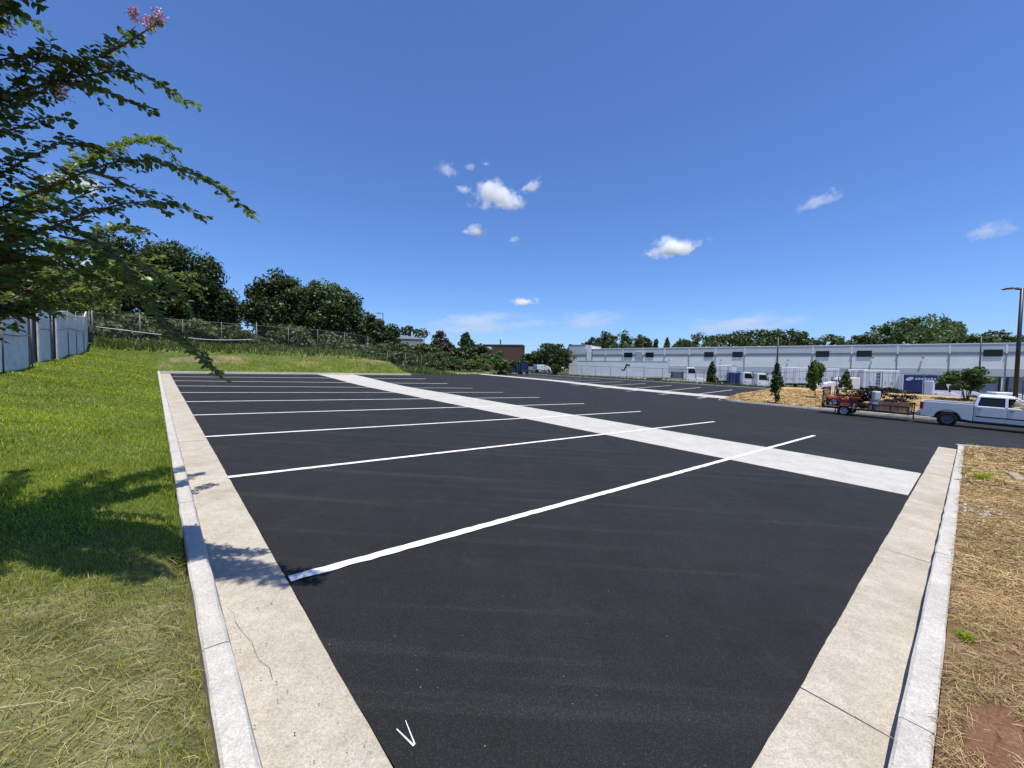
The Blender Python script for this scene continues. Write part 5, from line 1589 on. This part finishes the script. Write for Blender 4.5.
m = MB(); m.prism_y([(2.75, 0.6), (4.6, 0.6), (4.7, 1.3), (4.25, 1.6), (3.75, 2.4), (2.75, 2.4)], -1.05, 1.05); m.build('cab', MT['whitepaint'], bt, False, 0.07)
m = MB(); m.hexa([(4.22, -.9, 1.66), (4.24, -.9, 1.66), (4.24, .9, 1.66), (4.22, .9, 1.66)], [(3.83, -.88, 2.3), (3.85, -.88, 2.3), (3.85, .88, 2.3), (3.83, .88, 2.3)]); m.build('windshield', MT['glass'], bt)
m = MB(); m.box((1.0, 0, 0.7), (5.2, 0.9, 0.22)); m.build('frame_rails', MT['black'], bt)
put(bt, 915, 62, Vector((0.88, -0.47, 0)))

# ------------------------------------------------------------------ utility trailer and its load
ut = thing('utility_trailer', 'open black utility trailer with an upright mesh ramp hitched behind the silver pickup', 'trailer')
orient(ut, W(34.75, 4.45), -SLOPE_EL)                        # +x points towards the pickup
hl, hw = 2.05, 1.0
m = MB()
for s in (-1, 1):
    m.box((0, s * hw, 0.50), (2 * hl, 0.08, 0.12)); m.box((0, s * hw, 0.90), (2 * hl, 0.05, 0.06))
    for x in np.linspace(-hl, hl, 6): m.box((x, s * hw, 0.71), (0.05, 0.05, 0.36))
for x in np.linspace(-hl, hl, 7): m.box((x, 0, 0.47), (0.07, 2 * hw, 0.08))
m.box((hl, 0, 0.90), (0.05, 2 * hw, 0.06)); m.build('frame', MT['black'], ut)
m = MB(); m.box((0, 0, 0.54), (2 * hl - 0.05, 2 * hw - 0.1, 0.045)); m.build('deck', MT['greywood'], ut)
m = MB()
for s in (-1, 1): m.tube([(hl, s * 0.8, 0.5), (hl + 0.3, 0, 0.5)], 0.05, 6)
m.tube([(hl + 0.28, 0, 0.5), (hl + 0.42, 0, 0.52)], 0.05, 6); m.tube([(hl + 0.15, 0.12, 0.1), (hl + 0.15, 0.12, 0.95)], 0.035, 6); m.build('drawbar', MT['black'], ut)
rp = MB()
for y in np.linspace(-hw + 0.03, hw - 0.03, 2): rp.box((-hl - 0.08, y, 1.15), (0.06, 0.06, 1.3))
for z in np.linspace(0.52, 1.78, 6): rp.box((-hl - 0.08, 0, z), (0.05, 2 * hw, 0.05))
for y in np.linspace(-hw, hw, 14): rp.box((-hl - 0.08, y, 1.15), (0.012, 0.012, 1.26))
rp.build('ramp', MT['black'], ut)
m = MB(); m.box((-hl - 0.13, 0, 0.50), (0.05, 1.98, 0.10)); m.build('bumper', MT['trim'], ut)
for s in (-1, 1):
    for x in (-0.95,): wheel(ut, x, s * 1.15, 0.34, 0.2, s, rimmat='steel')
    m = MB(); m.prism_y(arc(-0.95, 0.34, 0.46, 200, -20, 12) + arc(-0.95, 0.34, 0.43, -20, 200, 12), s * 1.03, s * 1.27); m.build('mudguard', MT['black'], ut)
    m = MB(); m.box((-hl - 0.03, s * 0.9, 0.62), (0.06, 0.14, 0.10)); m.build('tail_light', MT['redlens'], ut)
bpy.context.view_layer.update()
UM = ut.matrix_world.copy()


def on_trailer(o, x, y, z=0.565, rz=0.0):
    o.matrix_world = UM @ Matrix.Translation((x, y, z)) @ Matrix.Rotation(rz, 4, 'Z'); return o


# ride-on mower
mw = thing('riding_mower', 'red ride-on mower loaded at the ramp end of the utility trailer', 'mower')
m = MB(); m.prism_y([(-0.55, 0.28), (0.55, 0.28), (0.62, 0.42), (0.40, 0.55), (-0.05, 0.50), (-0.15, 0.62), (-0.6, 0.66)], -0.36, 0.36); m.build('body', MT['red'], mw, False, 0.05)
m = MB(); m.box((0.15, 0, 0.16), (0.8, 1.1, 0.14)); m.build('cutting_deck', MT['red'], mw, False, 0.05)
m = MB(); m.box((-0.22, 0, 0.72), (0.42, 0.46, 0.12)); m.box((-0.42, 0, 0.95), (0.12, 0.44, 0.42)); m.build('seat', MT['black'], mw, False, 0.04)
m = MB(); m.box((-0.66, 0, 0.55), (0.3, 0.5, 0.36)); m.build('engine', MT['black'], mw, False, 0.05)
for s in (-1, 1):
    m = MB(); m.tube([(-0.05, s * 0.32, 0.5), (0.15, s * 0.30, 0.95), (0.22, s * 0.12, 1.02)], 0.02, 6); m.build('control_lever', MT['black'], mw)
    m = MB(); m.tube([(-0.5, s * 0.36, 0.5), (-0.52, s * 0.34, 1.3), (-0.52, 0, 1.34)], 0.025, 6); m.build('roll_bar', MT['black'], mw)
    wheel(mw, -0.48, s * 0.48, 0.27, 0.22, s, rimmat='trim'); wheel(mw, 0.62, s * 0.38, 0.16, 0.13, s, rimmat='trim')
on_trailer(mw, -1.10, -0.15)
ob = thing('leaf_blower', 'orange walk-behind blower standing by the ramp on the trailer', 'blower')
m = MB(); m.lathe_y([(0, -0.12), (0.26, -0.12), (0.30, -0.05), (0.30, 0.05), (0.26, 0.12), (0, 0.12)], (0, 0, 0.44), 20); m.box((0.22, 0, 0.27), (0.3, 0.2, 0.18)); m.build('fan_housing', MT['orange'], ob, True)
m = MB()
for s in (-1, 1): m.tube([(-0.15, s * 0.18, 0.35), (-0.5, s * 0.2, 0.95)], 0.016, 6)
m.tube([(-0.5, -0.2, 0.95), (-0.5, 0.2, 0.95)], 0.016, 6); m.build('handle', MT['black'], ob)
m = MB(); m.box((-0.02, 0.2, 0.5), (0.26, 0.22, 0.24)); m.build('engine', MT['black'], ob, False, 0.03)
for s in (-1, 1): wheel(ob, -0.08, s * 0.24, 0.15, 0.07, s)
on_trailer(ob, -1.75, -0.55, rz=0.4)
ob2 = thing('spreader', 'orange and black push spreader beside the red mower seat', 'spreader')
m = MB(); m.lathe_y([(0.06, -0.22), (0.28, 0.12), (0.29, 0.16), (0.26, 0.16), (0.05, -0.2)], (0, 0, 0), 18); h_ = m.build('hopper', MT['orange'], ob2, True); h_.rotation_euler = (R(90), 0, 0); h_.location = (0, 0, 0.52)
m = MB(); m.tube([(0, 0.1, 0.3), (-0.45, 0.15, 0.9), (-0.45, -0.15, 0.9), (0, -0.1, 0.3)], 0.018, 6); m.build('handle', MT['black'], ob2)
for s in (-1, 1): wheel(ob2, 0, s * 0.24, 0.16, 0.07, s)
on_trailer(ob2, -0.55, -0.45, rz=0.2)
# grey bin
bn = thing('fuel_drum', 'pale grey metal drum standing at the near side of the trailer', 'drum')
m = MB(); m.lathe_y([(0, -0.02), (0.26, -0.02), (0.28, 0.0), (0.28, 0.30), (0.295, 0.31), (0.28, 0.33), (0.28, 0.62), (0.29, 0.64), (0.25, 0.64), (0.24, 0.61), (0, 0.61)], (0, 0, 0), 24); b_ = m.build('drum_body', MT['galv'], bn, True); b_.rotation_euler = (R(90), 0, 0)
m = MB(); m.box((0.1, 0.05, 0.64), (0.08, 0.08, 0.05)); m.build('cap', MT['black'], bn, False, 0.01)
on_trailer(bn, 0.50, -0.68)


def crate(label, sx, sy, sz, mat='wood'):
    t = thing('wooden_crate', label, 'crate', (0, 0, 0), 0, 'crates on the utility trailer')
    m = MB(); n = 4
    for i in range(n):
        z = sz * (i + 0.5) / n
        for s in (-1, 1): m.box((0, s * sy / 2, z), (sx, 0.022, sz / n * 0.82)); m.box((s * sx / 2, 0, z), (0.022, sy - 0.03, sz / n * 0.82))
    m.build('slats', MT[mat], t)
    m = MB()
    for a_ in (-1, 1):
        for b_ in (-1, 1): m.box((a_ * (sx / 2 - 0.035), b_ * (sy / 2 - 0.035), sz / 2), (0.045, 0.045, sz + 0.02))
    m.build('corner_post', MT[mat], t)
    m = MB(); m.box((0, 0, 0.03), (sx - 0.05, sy - 0.05, 0.03)); m.build('floor', MT[mat], t)
    return t


on_trailer(crate('wide slatted wooden crate at the front of the trailer', 0.85, 0.7, 0.55), 1.10, -0.55)
on_trailer(crate('smaller slatted wooden crate nearest the pickup tailgate', 0.45, 0.6, 0.60), 1.77, -0.55, rz=0.06)
random.seed(21)


def tyre(label, x, y, z, r, tilt):
    t = thing('spare_tyre', label, 'tyre', (0, 0, 0), 0, 'tyres on the utility trailer')
    m = MB(); h = r * 0.32
    m.lathe_y([(r * .58, -h * .8), (r * .9, -h), (r, -h * .5), (r, h * .5), (r * .9, h), (r * .58, h * .8), (r * .58, -h * .8)], (0, 0, 0), 24); m.build('tread', MT['rubber'], t, True)
    m = MB(); m.lathe_y([(0, 0.02), (r * .5, 0.03), (r * .6, h * .7), (r * .6, -h * .7), (0, -0.02)], (0, 0, 0), 20); m.build('rim', MT['galv'], t, True)
    t.matrix_world = UM @ Matrix.Translation((x, y, z)) @ Matrix.Rotation(tilt, 4, 'X') @ Matrix.Rotation(0.3, 4, 'Z')
    return t


tyre('black spare tyre leaning behind the grey drum', 0.95, 0.35, 0.90, 0.33, 0.35)
tyre('black spare tyre standing behind the wide crate', 1.55, 0.30, 0.90, 0.32, 0.25)


def bag(label, x, y, sx, sy, sz, mat, rz=0.0):
    t = MB(); n, k_ = 16, 10
    vs, fs = [], []
    for i in range(k_ + 1):
        a = math.pi * i / k_
        for j in range(n):
            b = 2 * math.pi * j / n; e = lambda q: math.copysign(abs(q) ** 0.7, q)
            w_ = 1 + 0.06 * math.sin(5 * b + i)
            vs.append((sx / 2 * e(math.sin(a)) * e(math.cos(b)) * w_, sy / 2 * e(math.sin(a)) * e(math.sin(b)) * w_, sz / 2 + sz / 2 * e(math.cos(a))))
    for i in range(k_):
        for j in range(n): fs.append((i * n + j, i * n + (j + 1) % n, (i + 1) * n + (j + 1) % n, (i + 1) * n + j))
    t.add(vs, fs); o = t.build('sack', MT[mat], None, True)
    tag(o, label, 'sack', 'sacks on the utility trailer'); on_trailer(o, x, y, 0.565, rz); return o


bag('straw-coloured sack slumped beside the mower', -0.35, 0.30, 0.75, 0.5, 0.62, 'greywood', 0.3)
bag('tan sack between the spreader and the grey drum', 0.10, -0.35, 0.5, 0.42, 0.45, 'wood', -0.4)
bag('dark heavy sack at the middle of the near rail', -0.1, -0.75, 0.42, 0.3, 0.38, 'rubber', 0.1)
gc = thing('backpack_sprayer', 'pale sprayer tank with a black hose standing on top of the grey drum', 'sprayer')
m = MB(); m.box((0, 0, 0.27), (0.34, 0.42, 0.5)); m.build('tank', MT['lens'], gc, False, 0.07)
m = MB(); m.lathe_y([(0, 0), (0.07, 0), (0.07, 0.05), (0, 0.06)], (0, 0, 0), 12); c_ = m.build('cap', MT['black'], gc, True); c_.rotation_euler = (R(90), 0, 0); c_.location = (0, 0, 0.53)
m = MB(); m.tube(cr([(0.1, 0.2, 0.1), (0.35, 0.3, 0.3), (0.3, 0.1, 0.62), (0.0, -0.2, 0.75)], 6), 0.014, 6); m.build('hose', MT['black'], gc)
on_trailer(gc, 0.50, -0.68, 1.21, rz=0.5)
br = thing('brush_pile', 'tangle of cut brush heaped over the middle of the trailer load', 'brush'); P, u_, cs_ = crown_points(1.15, 2.9, 9000, 60, 0.05, 'round', 1.3)
V, F = leaf_cloud(P, 0.11 * rng.uniform(0.5, 1.5, len(P)), None); np_mesh('leaves', V * np.array([1, 1, 1.2]), F, MT['lf_brush'], br)
m = MB()
for i in range(40):
    a = random.uniform(0, 6.28); x, y = random.gauss(0, .35), random.gauss(0, .2); m.tube([(x * 2, y, random.uniform(0, .4)), (x * 2 + 0.4 * math.cos(a), y + 0.3 * math.sin(a), random.uniform(.3, 1.2))], 0.012, 4)
m.build('sticks', MT['greywood'], br); on_trailer(br, 0.50, 0.30, 0.60)


# ------------------------------------------------------------------ lamp posts and poles
def lamp_post(label, u, Y, vtop, r=0.10, arms=((-1, 0),), head=0.55, rz=0.0, name='lamp_post', drop=0.0):
    g = seat(u, Y); top = at(u, vtop, Y).z - g.z
    t = thing(name, label, 'lamp post', g, rz, 'lamp posts')
    m = MB(); m.tube([(0, 0, -0.3), (0, 0, top)], [r, r * 0.72], 12); m.build('pole', MT['black'], t, True)
    m = MB(); m.lathe_y([(0, -0.3), (r * 2.6, -0.3), (r * 2.6, 0.45), (r * 2.3, 0.55), (0, 0.56)], (0, 0, 0), 16); b_ = m.build('footing', MT['kerb'], t, True); b_.rotation_euler = (R(90), 0, 0)
    for dx, dy in arms:
        m = MB(); m.tube([(0, 0, top - 0.10), (dx * 0.45, dy * 0.45, top - 0.06)], r * 0.45, 8); m.build('arm', MT['black'], t, True)
        m = MB(); m.box((0, 0, 0), (head, head * 0.62, 0.07)); m.box((head * 0.1, 0, 0.05), (head * 0.5, head * 0.4, 0.06)); h_ = m.build('lamp_head', MT['black'], t, False, 0.02)
        h_.location = (dx * (0.42 + head / 2), dy * (0.42 + head / 2), top - 0.05); h_.rotation_euler = (0, R(-4) * dx, math.atan2(dy, dx))
        m = MB(); m.box((0, 0, -0.045), (head * 0.8, head * 0.5, 0.02)); m.build('lens', MT['lens'], h_)
    return t


lamp_post('tall black lamp post with two flat heads rising over the silver pickup', 1017, 30, 288, 0.14, ((-1, 0), (1, 0)), 0.75, R(-6))
lamp_post('thin dark lamp post with one small head in front of the warehouse', 979.5, 60, 336, 0.11, ((1, 0),), 0.75)
lamp_post('slim dark lamp post standing above the trees on the left', 383, 76, 313, 0.11, ((-1, 0),), 0.7)
lamp_post('small distant lamp post beside the brown withered tree', 424, 80, 332, 0.10, ((-1, 0),), 0.8)
g = seat(777, 58); top = at(777.5, 337, 58).z - g.z
up = thing('utility_pole', 'thin dark utility pole with a short crossbar in front of the warehouse', 'pole', g)
m = MB(); m.tube([(0, 0, -0.3), (0, 0, top)], [0.12, 0.09], 10); m.build('pole', MT['black'], up, True)
m = MB(); m.box((0, 0, top - 0.35), (0.9, 0.09, 0.10)); m.build('crossbar', MT['black'], up)
for x in (-0.38, 0.38):
    m = MB(); m.tube([(x, 0, top - 0.3), (x, 0, top - 0.1)], [0.05, 0.03], 8); m.build('insulator', MT['stone'], up, True)

# ------------------------------------------------------------------ clouds
def cloud(label, u, v, wpx, hpx, dens=1.0, cover=0.5, seed=0.0, Y=1800.0, tilt=0.0, stretch=1.0, name='cloud', detail=2.6):
    c = at(u, v, Y); w = wpx * Y / FPX; h = hpx * Y / FPX
    m, nt, out = nodes('cloud_vapour')
    tc = nt.nodes.new('ShaderNodeTexCoord')

    def M(op, a, b=None, cl=False):
        n = nt.nodes.new('ShaderNodeMath'); n.operation = op; n.use_clamp = cl
        for i, x in enumerate((a, b)):
            if x is None: continue
            if isinstance(x, (int, float)): n.inputs[i].default_value = x
            else: L(nt, x, n.inputs[i])
        return n.outputs[0]
    ln = nt.nodes.new('ShaderNodeVectorMath'); ln.operation = 'LENGTH'; L(nt, tc.outputs['Object'], ln.inputs[0])
    mp = nt.nodes.new('ShaderNodeMapping'); mp.inputs['Location'].default_value = (seed * 3.1, seed * 1.7, seed); asp = h / w
    mp.inputs['Scale'].default_value = (detail / 2.6, detail / 2.6, max(asp, 0.3) * stretch)
    L(nt, tc.outputs['Object'], mp.inputs['Vector'])
    nz = nt.nodes.new('ShaderNodeTexNoise'); nz.inputs['Scale'].default_value = 1.9; nz.inputs['Detail'].default_value = 8; nz.inputs['Roughness'].default_value = 0.68
    L(nt, mp.outputs[0], nz.inputs['Vector'])
    sx = nt.nodes.new('ShaderNodeSeparateXYZ'); L(nt, tc.outputs['Object'], sx.inputs[0])
    flat = M('MULTIPLY', M('MAXIMUM', M('SUBTRACT', -0.25, sx.outputs[2]), 0.0), 1.6)
    fall = M('SUBTRACT', M('SUBTRACT', 1.0, ln.outputs['Value']), flat)
    f = M('ADD', M('MULTIPLY', fall, 1.05), M('MULTIPLY', M('SUBTRACT', nz.outputs['Fac'], 0.5), 3.3))
    f = M('SUBTRACT', f, 1.0 - cover - 0.0)
    edge = M('MULTIPLY', M('SUBTRACT', 1.0, ln.outputs['Value'], True), 5.0, True)
    f = M('MULTIPLY', M('MULTIPLY', f, 2.2, True), edge)
    d = M('MULTIPLY', f, dens * 6.0 / h)
    vs = nt.nodes.new('ShaderNodeVolumeScatter'); vs.inputs['Color'].default_value = (1, 1, 1, 1); L(nt, d, vs.inputs['Density'])
    L(nt, vs.outputs[0], out.inputs['Volume'])
    b = MB(); b.ball((0, 0, 0), 1.0, 20); o = b.build(name, m, None, True)
    o.location = c; o.scale = (w / 2, w * 0.35, h / 2); o.rotation_euler = (0, tilt, -math.atan2(c.x, c.y))
    tag(o, label, 'cloud', 'small white clouds'); return o


cloud('brightest puffy white cloud high in the middle of the sky', 497, 199, 66, 40, 1.5, 0.56, 1.0)
cloud('wispy white cloud trailing up from the right of the brightest cloud', 533, 187, 34, 20, 0.5, 0.5, 2.0, tilt=R(-25))
cloud('small flat white cloud just below the brightest cloud', 477, 232, 40, 20, 0.8, 0.5, 3.3, tilt=R(8))
cloud('faint tiny cloud scrap right of the small flat cloud', 514, 239, 20, 16, 0.3, 0.42, 4.1)
cloud('faint cloud scrap highest on the left of the group', 447, 171, 38, 26, 0.3, 0.45, 5.2, tilt=R(15))
cloud('faint wisp left of the brightest cloud', 463, 190, 28, 13, 0.3, 0.45, 6.0)
cloud('tiny faint wisp above the brightest cloud', 470, 168, 20, 14, 0.25, 0.42, 7.0)
cloud('tiniest faint wisp at the top of the group', 486, 164, 13, 10, 0.25, 0.42, 7.7)
cloud('white flat-bottomed cloud drifting over the left part of the warehouse', 673, 249, 76, 30, 1.4, 0.54, 8.4, tilt=R(-6))
cloud('small white cloud low over the far end of the lot', 525, 302, 40, 14, 0.8, 0.52, 9.5)
cloud('thin wispy cloud high over the right part of the warehouse', 817, 202, 50, 24, 0.35, 0.5, 10.2, tilt=R(-14))
cloud('ragged faint cloud above the tall lamp post', 992, 233, 48, 32, 0.35, 0.5, 11.6, tilt=R(-12))
cloud('bright white cloud showing between the leaves on the left', 75, 185, 60, 28, 0.9, 0.52, 12.5)
cloud('bright cloud low behind the overhanging branches on the left', 95, 268, 70, 40, 0.9, 0.52, 13.5)
for u, v, w, h, lb, sd in ((480, 326, 190, 34, 'broad thin veil of cloud low over the shrubs', 21.0), (590, 322, 120, 36, 'thin slanting veil of cloud over the left corner of the warehouse', 22.5), (740, 326, 170, 28, 'faint veil of cloud low over the tall wood', 24.0)):
    cloud(lb, u, v, w, h, 0.10, 0.55, sd, 3200.0, R(-4), 3.0, detail=4)

# ------------------------------------------------------------------ light, sky, camera
SUN_AZ, SUN_EL = R(152), R(77)          # azimuth clockwise from the view direction
sd_ = Vector((math.sin(SUN_AZ) * math.cos(SUN_EL), math.cos(SUN_AZ) * math.cos(SUN_EL), math.sin(SUN_EL)))
sl = bpy.data.lights.new('sun', 'SUN'); sl.energy = 4.3; sl.angle = R(0.53); sl.color = (1.0, 0.95, 0.865)
so = bpy.data.objects.new('sun', sl); COL.objects.link(so); so.rotation_euler = sd_.to_track_quat('Z', 'Y').to_euler(); so.location = (0, 0, 30)
wd = bpy.data.worlds.new('World'); scene.world = wd; wd.use_nodes = True
nt = wd.node_tree
for n_ in list(nt.nodes): nt.nodes.remove(n_)
out = nt.nodes.new('ShaderNodeOutputWorld'); bg = nt.nodes.new('ShaderNodeBackground'); sk = nt.nodes.new('ShaderNodeTexSky')
sk.sky_type = 'NISHITA'; sk.sun_disc = False; sk.sun_elevation = SUN_EL; sk.sun_rotation = SUN_AZ
sk.air_density = 1.0; sk.dust_density = 0.6; sk.ozone_density = 6.0; sk.altitude = 300
bg.inputs['Strength'].default_value = 0.115
tint = mixc(nt, 1.0, sk.outputs[0], (0.62, 0.775, 1.04), 'MULTIPLY')
L(nt, tint, bg.inputs['Color']); L(nt, bg.outputs[0], out.inputs['Surface'])

cam = bpy.data.cameras.new('camera'); co = bpy.data.objects.new('camera', cam); COL.objects.link(co)
cam.sensor_width = 36; cam.lens = 36 * FPX / 1024; cam.clip_start = 0.05; cam.clip_end = 9000
mw_ = Matrix((CR, CU, -CF)).transposed().to_4x4(); mw_.translation = Vector((0, 0, EYE)); co.matrix_world = mw_
scene.camera = co
scene.view_settings.view_transform = 'Standard'; scene.view_settings.look = 'None'; scene.view_settings.exposure = 0.5; scene.view_settings.gamma = 1.0
scene.cycles.volume_bounces = 24; scene.cycles.max_bounces = 24; scene.cycles.diffuse_bounces = 4; scene.cycles.glossy_bounces = 3; scene.cycles.transmission_bounces = 4; scene.cycles.transparent_max_bounces = 16
scene.cycles.use_denoising = True
